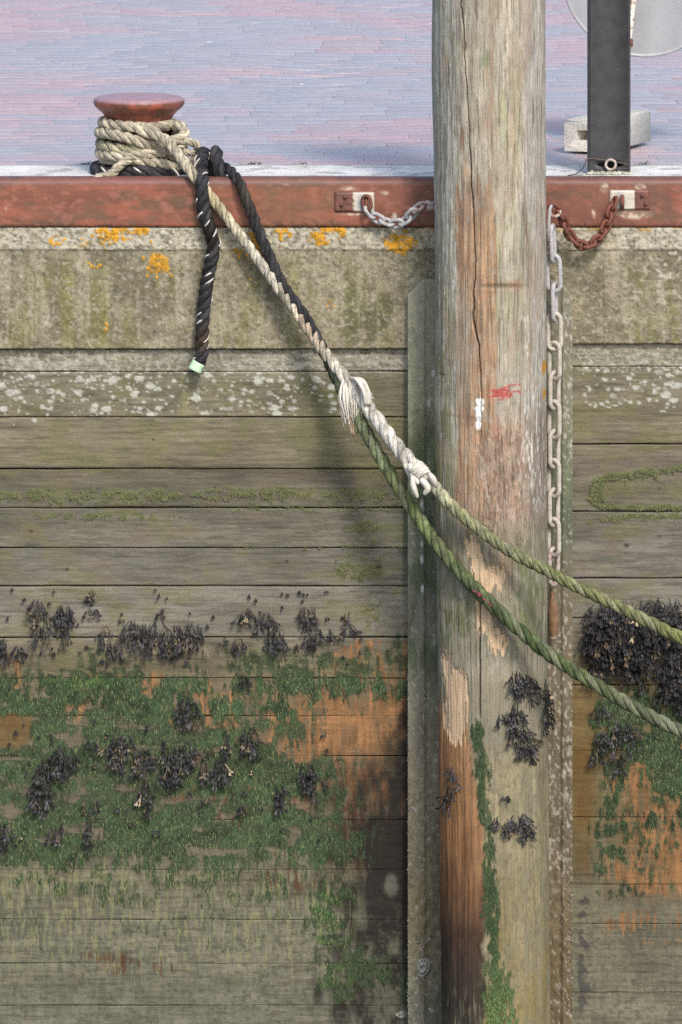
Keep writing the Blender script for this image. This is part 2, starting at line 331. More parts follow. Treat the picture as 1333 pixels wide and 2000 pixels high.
def algae(x, y):
    m = np.maximum.reduce([.93*box(x, y, -600, 860, 1312, 1690, 40, 40), .7*box(x, y, 430, 800, 1268, 1350, 60, 26), .75*box(x, y, 135, 205, 1268, 1340, 30, 26),
                           .34*box(x, y, -600, 640, 1690, 1770, 60, 40), .12*box(x, y, -60, 640, 1720, 1880, 60, 60), .78*box(x, y, 600, 690, 1735, 1870, 30, 40), .62*box(x, y, 620, 830, 1850, 1950, 40, 34), .85*box(x, y, 772, 850, 1250, 1440, 14, 40),
                           .85*box(x, y, 1190, 2000, 1355, 1570, 30, 30), .85*box(x, y, 1150, 1215, 1350, 1480, 20, 24), .72*box(x, y, 1165, 2000, 1560, 1690, 36, 40), .4*box(x, y, 1150, 1420, 1680, 1745, 36, 24)])
    gap = np.maximum.reduce([.92*box(x, y, 570, 900, 1355, 1500, 90, 30), .9*box(x, y, 665, 900, 1450, 1640, 60, 40), .5*box(x, y, 335, 430, 1350, 1425, 34, 26), .4*box(x, y, 430, 570, 1350, 1430, 34, 26), .92*box(x, y, -60, 60, 1398, 1465, 12, 12), .96*box(x, y, 700, 940, 1500, 1840, 70, 50),
                             .85*box(x, y, 1100, 1150, 1340, 1780, 20, 20), .75*box(x, y, 1215, 1265, 1490, 1680, 24, 40), .7*box(x, y, 1260, 1400, 1630, 1740, 40, 30), .55*box(x, y, 1285, 1360, 1570, 1630, 30, 30)])
    gap = np.maximum(gap, .75*cover(.30*np.ones_like(x), nz(x/48, y/20, 79, 3), .15))
    return m*(1-gap)
def algae_cov(x, y):
    n = .5*nz(x/24, y/17, 81, 4)+.5*nz(x/6, y/26, 83)
    return cover(algae(x, y), smooth(.12, .88, n), .22)
def moss(x, y, right):
    if right:
        up = np.interp(x, [1150, 1162, 1190, 1230, 1290, 1333, 2000], [975, 945, 934, 928, 924, 916, 905]); lo = np.interp(x, [1150, 1200, 2000], [985, 993, 997])
        m = 1.1*np.exp(-((y-up)/9)**2)*smooth(1150, 1165, x)+.9*np.exp(-((y-lo)/5)**2)*smooth(1150, 1180, x)+ell(x, y, 1166, 962, 18, 26)+.9*np.exp(-((y-np.interp(x, [1145, 1160, 1220, 2000], [1030, 1020, 1012, 1010]))/6)**2)*smooth(1142, 1156, x)
        m = m+.08*box(x, y, 1160, 2000, 935, 990, 10, 8)
    else:
        m = .95*np.exp(-((y-970)/13)**2)*(.55+.45*(x < 330))+.55*np.exp(-((y-1010)/7)**2)*(1-smooth(250, 420, x))+.55*np.exp(-((y-960)/10)**2)*smooth(400, 450, x)*(1-smooth(560, 640, x))
        m = m+.5*np.exp(-((y-995)/5)**2)*smooth(380, 420, x)+.45*np.exp(-((y-1071)/4)**2)*smooth(420, 470, x)+.55*ell(x, y, 720, 1040, 45, 25)+.5*ell(x, y, 700, 1110, 60, 28)+.4*ell(x, y, 715, 1200, 40, 40)+.25*np.exp(-((y-1290)/20)**2)
    return m
def plank_tint(x, y, right):
    ys = [684, 700, 724, 733, 800, 822, 900, 925, 985, 1002, 1065, 1080, 1140, 1155, 1240, 1255, 1310, 1400, 1560, 1720, 1800, 2000, 2300]
    if not right:
        cs = [(.27, .25, .18), (.29, .27, .20), (.27, .25, .19), (.19, .17, .105), (.17, .15, .085), (.205, .175, .098), (.185, .16, .085), (.12, .10, .068), (.125, .115, .075), (.135, .125, .09), (.16, .145, .105), (.135, .125, .10), (.14, .13, .098), (.175, .16, .125), (.19, .172, .13), (.18, .155, .10), (.15, .125, .07), (.13, .11, .065), (.13, .105, .07), (.13, .12, .075), (.14, .135, .09), (.145, .14, .098), (.14, .135, .09)]
    else:
        ys = [674, 700, 716, 724, 800, 862, 876, 920, 960, 998, 1008, 1060, 1128, 1136, 1205, 1215, 1330, 1400, 1560, 1720, 1740, 1900, 2300]
        cs = [(.28, .26, .19), (.29, .27, .2), (.28, .26, .19), (.20, .18, .115), (.17, .145, .085), (.20, .17, .10), (.175, .14, .10), (.16, .13, .095), (.14, .125, .075), (.15, .14, .085), (.14, .13, .09), (.155, .145, .115), (.165, .15, .12), (.18, .165, .13), (.18, .165, .13), (.17, .155, .11), (.15, .12, .06), (.16, .12, .05), (.15, .13, .06), (.14, .13, .075), (.15, .14, .085), (.16, .15, .10), (.15, .15, .1)]
    cs = np.array(cs); C = np.stack([np.interp(y, ys, cs[:, k]) for k in range(3)], -1)
    g_ = C.mean(-1, keepdims=True); gw = (.38*(1-.6*smooth(1240, 1320, y)))[..., None]; C = C*(1-gw)+g_*np.array((1.05, 1.0, .86))*gw; C = C*1.12
    n = fbm(x/90, y/26, 11, 5); C = C*(.62+.76*n)[..., None]
    gr = .5*nz(x/110, y/3.4, 12)+.5*nz(x/30, y/1.9, 14, 2); lowm = smooth(1270, 1340, y); vs = .5*nz(x/4, y/38, 141)+.5*nz(x/14, y/22, 143, 4); C = C*(1+(.40*(gr-.5))*(1-.75*lowm)+0.36*(vs-.5)*lowm)[..., None]*(1-.02*smooth(1680, 1760, y))[..., None]; C = lay(C, .45*cover(.10*np.ones_like(x), nz(x/60, y/2.2, 17, 2), .05), (.07, .06, .04))
    C = lay(C, .4*smooth(.5, .7, fbm(x/60, y/40, 15, 3))*box(x, y, -600, 2000, 690, 1300, 1, 60), (.17, .165, .06))
    C = lay(C, .4*smooth(.55, .75, fbm(x/70, y/18, 16, 3))*box(x, y, -600, 2000, 900, 1300, 1, 60), (.17, .13, .09))
    if not right:
        C = lay(C, .6*box(x, y, 560, 760, 740, 920, 50, 20)*fbm(x/40, y/25, 18, 3), (.12, .125, .045))
        C = lay(C, .5*np.exp(-((x-362)/12)**2)*box(x, y, 300, 400, 735, 812, 1, 4), (.30, .28, .13))
    # pale crust on the top board and white lichen flecks on the next
    C = lay(C, .75*cover(.30*np.ones_like(x), nz(x/7, y/4.5, 25, 3), .16)*box(x, y, -600, 2000, 676, 730, 1, 4), (.46, .44, .37))
    C = lay(C, .5*smooth(.60, .68, fbm(x/6, y/5, 26, 2))*box(x, y, -600, 2000, 676, 732, 1, 8), (.10, .09, .055))
    d = box(x, y, -600, 720, 728, 812, 40, 7)+.4*box(x, y, -600, 90, 812, 835, 20, 6) if not right else box(x, y, 1150, 2000, 716, 800, 25, 12)
    dd = d*(.25+.9*nz(x/60, y/30, 27)); C = lay(C, .85*np.maximum(flecks(x, y, 19, 12, dd*.62, 200), .85*flecks(x, y, 11, 8, dd*.42, 210)), (.54, .54, .48)); C = lay(C, .5*cover(.25*d, nz(x/12, y/7, 28, 3), .2), (.10, .09, .055))
    # moss stain, wet brown, bare wood, dark stain, algae film
    C = lay(C, .7*cover(.8*moss(x, y, right), nz(x/12, y/8, 33, 4), .25), (.15, .165, .06))
    if not right:
        C = lay(C, .8*cover(box(x, y, -60, 60, 1395, 1462, 22, 18), .6*nz(x/20, y/20, 171), .2), (.145, .092, .03)); C = lay(C, .6*box(x, y, -60, 50, 1392, 1425, 20, 14)*nz(x/20, y/16, 172), (.13, .06, .02))
        C = lay(C, .6*box(x, y, 300, 560, 1470, 1500, 40, 8), (.14, .085, .055))
        C = lay(C, .7*box(x, y, 640, 830, 1600, 1700, 30, 20), (.09, .05, .025))
    else:
        C = lay(C, .85*box(x, y, 1100, 1168, 1345, 1620, 14, 30)*fbm(x/30, y/40, 36, 3)*1.4, (.17, .105, .03))
        C = lay(C, .8*box(x, y, 1100, 1160, 1470, 1720, 14, 30)*fbm(x/14, y/40, 39, 3)*1.3, (.14, .08, .025))
        C = lay(C, .8*smooth(.5, .6, box(x, y, 1125, 1160, 1745, 1990, 14, 30)*fbm(x/14, y/14, 38, 3)*1.1), (.055, .055, .055))
    for hx, hy, hr in ((1225, 1068, 3.5), (740, 1111, 4), (130, 1115, 3), (60, 1040, 2.5), (560, 1100, 2.5), (300, 862, 2), (1290, 1050, 2), (420, 955, 2)): C = lay(C, .9*ell(x, y, hx, hy, hr*1.6, hr, .4), (.04, .035, .025))
    b = bare_wood(x, y); ob = np.array((.31, .155, .064))*(.55+.45*nz(x/6, y/60, 45)+.35*nz(x/40, y/40, 46))[..., None]
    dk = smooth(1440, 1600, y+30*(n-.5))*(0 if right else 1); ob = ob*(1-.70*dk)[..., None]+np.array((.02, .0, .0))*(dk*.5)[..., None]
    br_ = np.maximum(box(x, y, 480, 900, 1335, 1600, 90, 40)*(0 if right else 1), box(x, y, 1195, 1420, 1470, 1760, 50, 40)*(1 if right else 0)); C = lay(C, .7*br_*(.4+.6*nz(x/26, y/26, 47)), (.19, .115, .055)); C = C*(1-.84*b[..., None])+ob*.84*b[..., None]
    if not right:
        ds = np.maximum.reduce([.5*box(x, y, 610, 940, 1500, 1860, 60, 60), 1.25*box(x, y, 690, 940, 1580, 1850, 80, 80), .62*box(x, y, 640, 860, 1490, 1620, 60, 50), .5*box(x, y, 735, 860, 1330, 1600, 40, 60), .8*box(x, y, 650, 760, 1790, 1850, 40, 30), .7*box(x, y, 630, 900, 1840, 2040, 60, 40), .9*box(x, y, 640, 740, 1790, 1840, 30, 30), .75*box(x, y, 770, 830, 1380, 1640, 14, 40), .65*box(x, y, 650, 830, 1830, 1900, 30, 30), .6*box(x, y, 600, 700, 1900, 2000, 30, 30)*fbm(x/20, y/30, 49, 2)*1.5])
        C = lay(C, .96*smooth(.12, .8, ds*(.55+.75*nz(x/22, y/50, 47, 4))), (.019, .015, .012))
        C = lay(C, .8*ell(x+6*fbm(x/8, y/8, 1, 2), y, 768, 1733, 13, 22, .3), (.14, .13, .10))
    a = algae_cov(x, y); ag = np.array((.030, .046, .021))*(.5+.8*nz(x/13, y/13, 91)+.4*nz(x/3, y/14, 92))[..., None]
    C = C*(1-.86*a[..., None])+ag*.86*a[..., None]
    C = lay(C, .6*smooth(.55, .68, fbm(x/3.2, y/26, 93, 2))*box(x, y, -600, 800, 1690, 1900, 1, 60)*(1-smooth(640, 720, x)), (.25, .25, .12))
    C = lay(C, .6*smooth(.60, .68, fbm(x/7, y/7, 95, 3))*box(x, y, -600, 2000, 1780, 2300, 1, 60), (.075, .072, .055))
    return C
def plank_wall(seams, x0, x1, right, f0, f1):
    A = Acc(); X = axis(x0, x1, f0, f1, 2.8, 30)
    for i, (a, b) in enumerate(zip(seams[:-1], seams[1:])):
        gp = (2.0 if i > 0 else 1.0) if a < 1260 else 1.0
        rows = np.concatenate([[a+gp*.4, a+gp*.5, a+gp], np.arange(a+gp+2, b-gp-1, 2.7), [b-gp, b-gp*.5, b-gp*.4]])
        px, py = np.meshgrid(X, rows); n = len(rows)
        off = rng.uniform(-.003, .004) if a < 1300 else rng.uniform(-.001, .0015)
        y = .024+off+.0015*(fbm(px/200, py/200+i*7, 3, 2)-.5)-.0022*(fbm(px/70, py/2.6, 12+i, 3)-.5)-.003*(fbm(px/30, py/20, 13, 3)-.5)
        e_ = 1 if a < 1260 else .3 if a < 1500 else .12; y[0] += .03*e_; y[-1] += .03*e_; y[1] += .004*e_; y[-2] += .004*e_
        wob = 1.6*(fbm(px/120, py*0+i*3.3, 7, 3)-.5)*2; pyw = py+wob*np.where(np.abs(py-(a+b)/2) > (b-a)/2-6, 1, .4)
        a_ = algae_cov(px, py); y = y-.002*a_*fbm(px/5, py/7, 5, 2)
        V = np.stack([(px-666.5)*S, y, (350-pyw)*S], -1)
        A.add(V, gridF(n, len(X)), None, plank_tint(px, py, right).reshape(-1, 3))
    # dark backing timber behind the gaps
    A.add([((x0-666.5)*S, .075, (350-seams[0])*S), ((x1-666.5)*S, .075, (350-seams[0])*S), ((x1-666.5)*S, .075, (350-seams[-1])*S), ((x0-666.5)*S, .075, (350-seams[-1])*S)], [(0, 1, 2, 3)], None, (.03, .027, .02))
    return A.build('timber_wall', M['plank'])
SL = [684.5, 728, 817, 918, 995, 1073, 1148, 1248, 1328, 1402, 1480, 1605, 1702, 1800, 1886, 1968, 2080, 2200, 2340]
SR = [673.5, 718, 870, 1002, 1132, 1210, 1342, 1470, 1600, 1731, 1808, 1942, 2080, 2200, 2340]
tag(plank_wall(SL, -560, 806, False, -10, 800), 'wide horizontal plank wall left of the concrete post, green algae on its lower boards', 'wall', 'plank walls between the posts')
tag(plank_wall(SR, 1108, 1900, True, 1112, 1345), 'narrow stretch of plank wall right of the long chain, with a mossy arch', 'wall', 'plank walls between the posts')

def king_post():
    # plan section: side, thin outer strip, shallow groove, broad front hidden behind the timber pile
    xs = np.concatenate([[797, 797.01], np.arange(798, 828, 1.6), [829, 831, 833], np.arange(835, 862, 1.8), np.arange(864, 1066, 8), np.arange(1068, 1094, 1.8), [1095, 1097, 1099], np.arange(1100, 1117, 1.6), [1117.99, 1118]])
    rows = np.concatenate([[545, 546, 548], np.arange(551, 2010, 4), np.arange(2010, 2340, 20)])
    px, py = np.meshgrid(xs, rows)
    top = np.interp(px, [797, 826, 1092, 1118], [573, 545, 547, 576]); pyy = top+(py-545)*(2340-top)/(2340-545)
    pyy = np.where(py < 1000, top+(py-545)*(1000-top)/(1000-545), py)
    y = -.022+.006*smooth(828, 834, px)*(1-smooth(1094, 1100, px))
    y = y-.004*(fbm(px/12, pyy/18, 3, 4)-.5)*(1+2.0*smooth(1300, 1800, pyy)); y[:, 0] = .09; y[:, -1] = .09
    y[0] = .02; y[1] = np.minimum(y[1]+.003, .02)
    V = np.stack([(px-666.5)*S, y, (350-pyy)*S], -1)
    cs = np.array([(.16, .16, .12), (.145, .15, .105), (.105, .12, .07), (.085, .095, .065), (.105, .105, .08), (.115, .105, .075), (.10, .085, .05), (.085, .085, .065)])
    C = np.stack([np.interp(pyy, [545, 750, 900, 1000, 1250, 1500, 1800, 2000], cs[:, k]) for k in range(3)], -1)
    C = C*(1.45+.45*(px < 1000))[..., None]*(.7+.6*fbm(px/25, pyy/60, 5, 4))[..., None]  # left half lightened in colour to offset the pile's shadow
    rt = smooth(1000, 1060, px)
    C = lay(C, rt*.8*smooth(1000, 1200, pyy), (.17, .135, .085)); C = lay(C, rt*.6*(1-smooth(700, 1000, pyy)), (.22, .20, .14))
    C = lay(C, rt*.5*smooth(1650, 1900, pyy), (.13, .085, .035))
    C = lay(C, .85*smooth(.62, .69, fbm(px/5, pyy/9, 9, 3))*box(px, pyy, 1066, 1118, 1180, 1720, 6, 40), (.50, .45, .36))
    C = lay(C, .7*smooth(.60, .68, fbm(px/6, pyy/6, 19, 2))*box(px, pyy, 1100, 1122, 560, 900, 4, 40), (.5, .48, .42))
    C = lay(C, .7*smooth(.74, .79, fbm(px/4, pyy/5, 29, 2)), (.4, .4, .37))
    C = lay(C, .75*smooth(.5, .62, fbm(px/20, pyy/80, 23, 3))*box(px, pyy, 790, 870, 850, 1330, 8, 60), (.085, .11, .06))
    C = lay(C, .7*np.exp(-((px-822)/6)**2)*box(px, pyy, 800, 850, 1440, 1700, 2, 60)*fbm(px/8, pyy/30, 21, 2)*1.5, (.24, .22, .16))
    for cx, cy, r_ in ((824, 982, 5), (824, 1060, 4), (824, 1090, 5), (825, 1147, 5), (838, 785, 5), (846, 727, 4)): C = lay(C, ell(px, pyy, cx, cy, r_*.6, r_*1.6, .4), (.6, .6, .57))
    return mk('wall_post', V, gridF(*px.shape), M['post'], None, C)
tag(king_post(), 'grey concrete wall post with chamfered top and barnacles, half hidden behind the round timber pile', 'post')

# ------------------------------------------------------------------ red steel edge beam with its two chain plates
def edge_beam():
    X = axis(-560, 1900, -10, 1345, 3.2, 30)
    prof = [(.058, -.030), (.058, .0), (.050, .0035), (.030, .0035), (.016, .003), (.009, .0005), (.004, -.004), (.0012, -.009), (0, -.015)]+[(0, z) for z in np.arange(-.0185, -.123, -.0032)]+[(.001, -.1262), (.004, -.128), (.012, -.1285)]
    prof = np.array(prof); x = np.broadcast_to(X, (len(prof), len(X))); py = 350-prof[:, 1:]/S*np.ones_like(x); yy = prof[:, :1]*np.ones_like(x)
    bend = .0012*(fbm(x/160, py/60, 2, 3)-.5)*(yy < .03)
    V = np.stack([(x-666.5)*S, yy+bend, prof[:, 1:]*np.ones_like(x)+.001*(fbm(x/90, py*0, 4, 3)-.5)], -1)
    n = fbm(x/70, py/26, 8, 5); C = np.ones(x.shape+(3,))*np.array((.225, .082, .05)); C = C*(.7+.6*n)[..., None]
    C = lay(C, .85*cover(.45*np.ones_like(x), nz(x/90, py/24, 17, 4), .25), (.31, .10, .06))
    C = lay(C, .65*cover(.32*np.ones_like(x), nz(x/60, py/20, 18, 4), .25), (.13, .085, .05)); C = lay(C, .6*cover(.2*np.ones_like(x), nz(x/14, py/9, 19, 3), .15), (.36, .14, .10))
    C = lay(C, .55*smooth(380, 500, x)*(1-smooth(600, 700, x))*fbm(x/40, py/30, 6, 3)*1.2, (.20, .11, .055))
    C = lay(C, .55*(1-smooth(356, 366, py)), (.12, .06, .06))  # sky reflection along the rounded top edge, painted as dark purple
    C = lay(C, .5*smooth(700, 860, x)*fbm(x/50, py/50, 3, 2), (.17, .075, .06))
    C = lay(C, .7*smooth(.64, .70, fbm(x/9, py/7, 23, 3))*smooth(415, 440, py), (.09, .05, .035))
    fl = smooth(.55, .62, fbm(x/9, py/7, 28, 3)*1.0)
    for cx, cy, rx, ry in ((682, 367, 16, 4), (752, 376, 10, 4), (1180, 368, 8, 10), (1252, 366, 10, 7), (1240, 418, 32, 9), (1160, 417, 4, 8), (1205, 415, 16, 5), (770, 424, 5, 8), (12, 407, 3, 5), (690, 418, 30, 2.5), (560, 360, 6, 2)):
        C = lay(C, .9*ell(x+5*(n-.5), py, cx, cy, rx, ry, .4)*(.3+.9*fl), (.58, .47, .36))
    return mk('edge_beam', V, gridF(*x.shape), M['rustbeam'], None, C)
beam = tag(edge_beam(), 'long red rusty steel beam along the quay edge, with two small chain plates', 'beam')
def plate(x0, x1, y0, y1, wx0, wx1, label, right):
    A = Acc(); t = .007; c = P((x0+x1)/2, (y0+y1)/2); n = 26; m = 16
    gx, gy = np.meshgrid(np.linspace(x0, x1, n), np.linspace(y0, y1, m)); yy = -t*np.ones_like(gx); yy[0] = yy[-1] = .0; yy[:, 0] = yy[:, -1] = 0
    yy = yy-.0008*fbm(gx/5, gy/5, 5, 2); C = np.ones(gx.shape+(3,))*np.array((.17, .07, .05)); C = C*(.6+.8*fbm(gx/9, gy/9, 12, 3))[..., None]
    wm = smooth(.35, .5, box(gx, gy, wx0, wx1, y0, y1, 1.5, 1)*(.35+.6*fbm(gx/7, gy/7, 3, 3))); C = lay(C, wm, (.62, .57, .48)); C = lay(C, .8*ell(gx, gy, (wx0+wx1)/2-4, y1-18, 10, 17), (.33, .34, .37))
    A.add(np.stack([(gx-666.5)*S, yy, (350-gy)*S], -1), gridF(m, n), None, C.reshape(-1, 3))
    for bx, by in (((675, 385), (668, 400)) if not right else ((1255, 382), (1262, 398))):
        p = P(bx, by, -.008); a = np.linspace(0, 2*np.pi, 6, endpoint=False)
        V = [p+[.006*math.cos(q), 0, .006*math.sin(q)] for q in a]+[p+[.0052*math.cos(q), -.006, .0052*math.sin(q)] for q in a]+[p+[0, -.0065, 0]]
        A.add(V, [(i, (i+1) % 6, (i+1) % 6+6, i+6) for i in range(6)], [(12, 6+i, 6+(i+1) % 6) for i in range(6)], (.14, .06, .045))
    o = A.build('mounting_plate', M['rustbeam'], beam); o['label'] = label
    sx = (wx0+wx1)/2+(4 if not right else 0); B = Acc()
    a = np.linspace(-.2, math.pi+.2, 14); p = P(sx, (y0+y1)/2+4)
    tube(B, [p+[0, -.004-.020*math.sin(q), .016*math.cos(q)] for q in a], .0052, 8)
    B.build('staple', M['rust'], o)
plate(653, 733, 374, 414, 691, 733, 'rusty plate with a white scraped square at its right end', False)
plate(1190, 1270, 370, 410, 1191, 1240, 'rusty plate with a white scraped square at its left end', True)

# ------------------------------------------------------------------ round timber pile
PCY, PR = -.19, .1495
def pile():
    f = np.linspace(-math.pi/2-.25, math.pi/2+.25, 300); bk = np.linspace(math.pi/2+.25, 3*math.pi/2-.25, 26)[1:-1]; ang = np.concatenate([f, bk])
    rows = np.concatenate([np.arange(-420, 0, 20), np.arange(0, 2005, 3), np.arange(2005, 2360, 20)])
    an, py = np.meshgrid(ang, rows)
    lx = np.interp(rows, [-420, 0, 130, 300, 700, 800, 1000, 1500, 2000, 2400], [838, 846, 846, 849, 851, 851, 853, 858, 864, 868]); rx = np.interp(rows, [-420, 0, 100, 400, 1000, 1500, 2000, 2400], [1066, 1067, 1068, 1068, 1069, 1072, 1075, 1078])
    cx = ((lx+rx)/2)[:, None]; rr = ((rx-lx)/2)[:, None]
    px = cx+rr*np.sin(an); k = (CD+PCY)/CD
    arc = an*110                         # unrolled surface coordinate, photo pixels
    d = .010*(fbm(arc/70, py/500, 2, 3)-.5)+.0045*(fbm(arc/9, py/170, 3, 4)-.5)+.002*(fbm(arc/3, py/90, 4, 2)-.5)
    d = d+.004*np.exp(-((py-790)/30)**2)*np.exp(-((px-855)/20)**2)
    # long drying crack, a second one and short checks
    cr = np.interp(py, [-420, 0, 60, 200, 330, 430, 520, 600, 660, 720, 800, 900], [885, 897, 903, 912, 917, 924, 926, 921, 932, 936, 938, 938])+2.5*(fbm(py/20, py*0, 6, 3)-.5)*2
    wd = np.interp(py, [-100, 20, 100, 330, 430, 560, 620, 660, 700, 800, 880], [1.2, 2.6, 1.5, 2.2, 1.9, 2.4, 3.6, 3.0, 1.6, 1.2, 0])
    wd = wd*.5; crack = np.exp(-((px-cr)/np.maximum(wd, .1))**2)*(wd > .3); d = d-.016*crack
    c2 = np.interp(py, [380, 440, 500, 560], [1024, 1026, 1032, 1033]); e2 = np.exp(-((px-c2)/4.5)**2)*box(py*0, py, -1, 1, 395, 555, .1, 15); d = d-.006*e2*fbm(px/3, py/20, 5, 2)*1.6
    c3 = 935+2*(fbm(py/30, py*0, 8, 2)-.5); e3 = np.exp(-((px-c3)/1.6)**2)*box(py*0, py, -1, 1, 1130, 1380, .1, 20); d = d-.010*e3
    # ---- colour of the wood
    n = fbm(arc/26, py/190, 11, 5); gr = fbm(arc/3.2, py/75, 12, 3)
    C = np.ones(px.shape+(3,))*np.array((.46, .415, .325)); C = C*(.74+.52*n)[..., None]*(.84+.32*gr)[..., None]
    C = lay(C, .75*(1-smooth(880, 915, px))*(1-smooth(1000, 1100, py)), (.37, .37, .31))
    C = lay(C, .85*smooth(1008, 1030, px+20*(n-.5))*(1-smooth(1050, 1200, py)), (.42, .395, .355))
    C = lay(C, .75*box(px, py, 948, 1012, 120, 640, 12, 60)*smooth(.38, .62, fbm(arc/18, py/120, 21, 3)), (.38, .37, .22))
    C = lay(C, .5*box(px, py, 1000, 1040, 420, 700, 12, 60), (.27, .27, .17))
    ow = smooth(.42, .62, box(px+16*(n-.5), py+160*(fbm(arc/6, py/90, 166, 3)-.5), 890, 966, 350, 1060, 22, 70)*(.80+.9*fbm(arc/16, py/140, 22, 4))-.1)
    C = lay(C, .95*ow*(.8+.2*nz(arc/12, py/40, 161)), (.46, .275, .155)); C = lay(C, .6*ow*smooth(.52, .62, fbm(arc/5, py/120, 24, 3)), (.24, .13, .075))
    C = lay(C, .7*smooth(.5, .7, box(px, py, 893, 906, 230, 640, 6, 40)*fbm(arc/5, py/80, 23, 3)*1.5), (.36, .19, .10))
    C = lay(C, .7*smooth(.5, .7, box(px, py, 945, 962, 60, 260, 6, 40)*fbm(arc/5, py/60, 25, 3)*1.5), (.40, .24, .15))
    C = lay(C, .6*box(px+20*(n-.5), py+120*(fbm(arc/6, py/90, 165, 3)-.5), 893, 960, 340, 420, 20, 40), (.27, .20, .155))
    C = lay(C, .75*box(px, py, 845, 885, 560, 1050, 12, 80)*smooth(.35, .6, fbm(arc/14, py/90, 26, 3)), (.19, .19, .07))
    C = lay(C, .7*box(px, py, 880, 915, 560, 780, 8, 60), (.33, .30, .24))
    rg = box(px+24*(n-.5), py+90*(fbm(arc/12, py/60, 30, 3)-.5), 930, 1045, 815, 1060, 30, 40); C = lay(C, .85*rg, (.36, .235, .165)); C = lay(C, .6*rg*smooth(.5, .66, fbm(arc/2.6, py/13, 31, 2)), (.19, .125, .09)); C = lay(C, .7*rg*smooth(.6, .66, fbm(arc/12, py/14, 32, 3)), (.44, .34, .26))
    d = d-.003*rg*smooth(.54, .60, fbm(arc/2.6, py/13, 31, 2))
    C = lay(C, .75*box(px, py, 1030, 1072, 790, 1080, 10, 40), (.20, .17, .14))
    C = lay(C, .9*smooth(.62, .67, fbm(arc/3, py/17, 33, 2))*box(px, py, 1012, 1072, 560, 980, 10, 60), (.60, .58, .53))
    C = lay(C, .7*smooth(.66, .70, fbm(arc/3, py/12, 34, 2))*(px < 890)*box(px, py, 840, 900, 100, 800, 10, 60), (.58, .57, .53))
    C = lay(C, .65*e2*fbm(px/3, py/20, 5, 2)*1.6, (.17, .08, .05))
    C = lay(C, .8*box(px, py, 846, 1075, 1010, 1290, 10, 35), (.20, .185, .125))
    C = lay(C, .75*smooth(.45, .6, fbm(arc/18, py/40, 36, 3))*box(px, py, 985, 1068, 1050, 1230, 14, 30), (.13, .155, .06))
    C = lay(C, .7*smooth(.45, .6, fbm(arc/18, py/40, 37, 3))*box(px, py, 850, 920, 1080, 1250, 10, 30), (.12, .135, .05))
    C = lay(C, .7*box(px, py, 965, 1000, 1040, 1140, 10, 20)*fbm(arc/10, py/20, 38, 3)*1.5, (.34, .24, .16))
    bl_ = nz(arc/13, py/30, 151, 4); bl2 = nz(arc/4, py/9, 153, 3); C = C*(.84+.22*bl_+.10*bl2)[..., None]; C = lay(C, .35*cover(.25*np.ones_like(px), nz(arc/9, py/16, 155), .15), (.25, .22, .15)); C = lay(C, .35*cover(.2*np.ones_like(px), nz(arc/10, py/26, 157), .15), (.46, .43, .36)); C = lay(C, .45*cover(.3*np.ones_like(px), nz(arc/20, py/110, 158, 4), .25)*(py < 1000), (.37, .27, .19)); C = lay(C, .6*cover(.07*np.ones_like(px), nz(arc/2.2, py/70, 159, 2), .04)*(py < 1300), (.12, .10, .075))
    # torn pale wood
    wx = px+10*(fbm(arc/4, py/40, 41, 3)-.5)*2; wy = py+24*(fbm(arc/3, py/25, 42, 3)-.5)*2
    torn = np.maximum.reduce([poly(wx, wy, [(908, 1040), (926, 1036), (946, 1086), (990, 1096), (975, 1130), (948, 1140), (956, 1190), (990, 1240), (985, 1255), (960, 1248), (945, 1215), (926, 1215), (930, 1175), (920, 1110)]),
                              poly(wx, wy, [(862, 1268), (880, 1265), (884, 1285), (912, 1300), (914, 1370), (905, 1430), (880, 1440), (862, 1400), (872, 1350)])])
    d = d-.0035*torn
    lowC = np.array((.285, .245, .15))*(.7+.6*fbm(arc/14, py/100, 51, 4))[..., None]*(.75+.5*gr)[..., None]; lm = smooth(1270, 1330, py)[..., None]; C = C*(1-lm)+lowC*lm
    C = lay(C, .7*smooth(1560, 1900, py)*nz(arc/26, py/120, 52), (.24, .18, .06)); C = lay(C, .6*smooth(1280, 1350, py)*cover(.35*np.ones_like(px), nz(arc/22, py/36, 53, 4), .2), (.20, .19, .13)); C = lay(C, .5*smooth(1280, 1350, py)*cover(.22*np.ones_like(px), nz(arc/5, py/9, 54, 3), .1), (.15, .12, .08))
    C = lay(C, .5*smooth(1270, 1330, py)*(1-smooth(1380, 1500, py)), (.235, .225, .175))
    edge = np.interp(py, [1250, 1300, 1400, 1500, 1600, 1700, 1780, 2000, 2400], [858, 900, 912, 925, 940, 950, 946, 944, 944])+10*(fbm(py/25, arc/40, 61, 3)-.5)*2
    ob = (1-smooth(-5, 5, px-edge))*smooth(1330, 1400, py+40*(fbm(arc/5, py/40, 62, 2)-.5))
    cs = np.array([(.34, .19, .095), (.31, .16, .072), (.27, .135, .06), (.19, .095, .045), (.085, .048, .028), (.055, .038, .028), (.06, .05, .036)]); oc = np.stack([np.interp(py, [1380, 1500, 1620, 1720, 1800, 1880, 2000], cs[:, q]) for q in range(3)], -1)
    oc = oc*(.62+.3*nz(arc/9, py/130, 63, 4)+.3*nz(arc/16, py/30, 64, 4))[..., None]; lt = np.clip((px-edge+40)/40, 0, 1)[..., None]*smooth(1750, 1650, py)[..., None] if False else np.clip((px-edge+34)/34, 0, 1)[..., None]*(1-smooth(1650, 1790, py))[..., None]
    oc = oc*(1-.55*lt)+np.array((.42, .25, .13))*.55*lt
    C = C*(1-ob[..., None])+oc*ob[..., None]
    C = lay(C, .5*ob*smooth(.6, .7, fbm(arc/4, py/30, 64, 2))*smooth(1880, 1950, py), (.22, .20, .12))
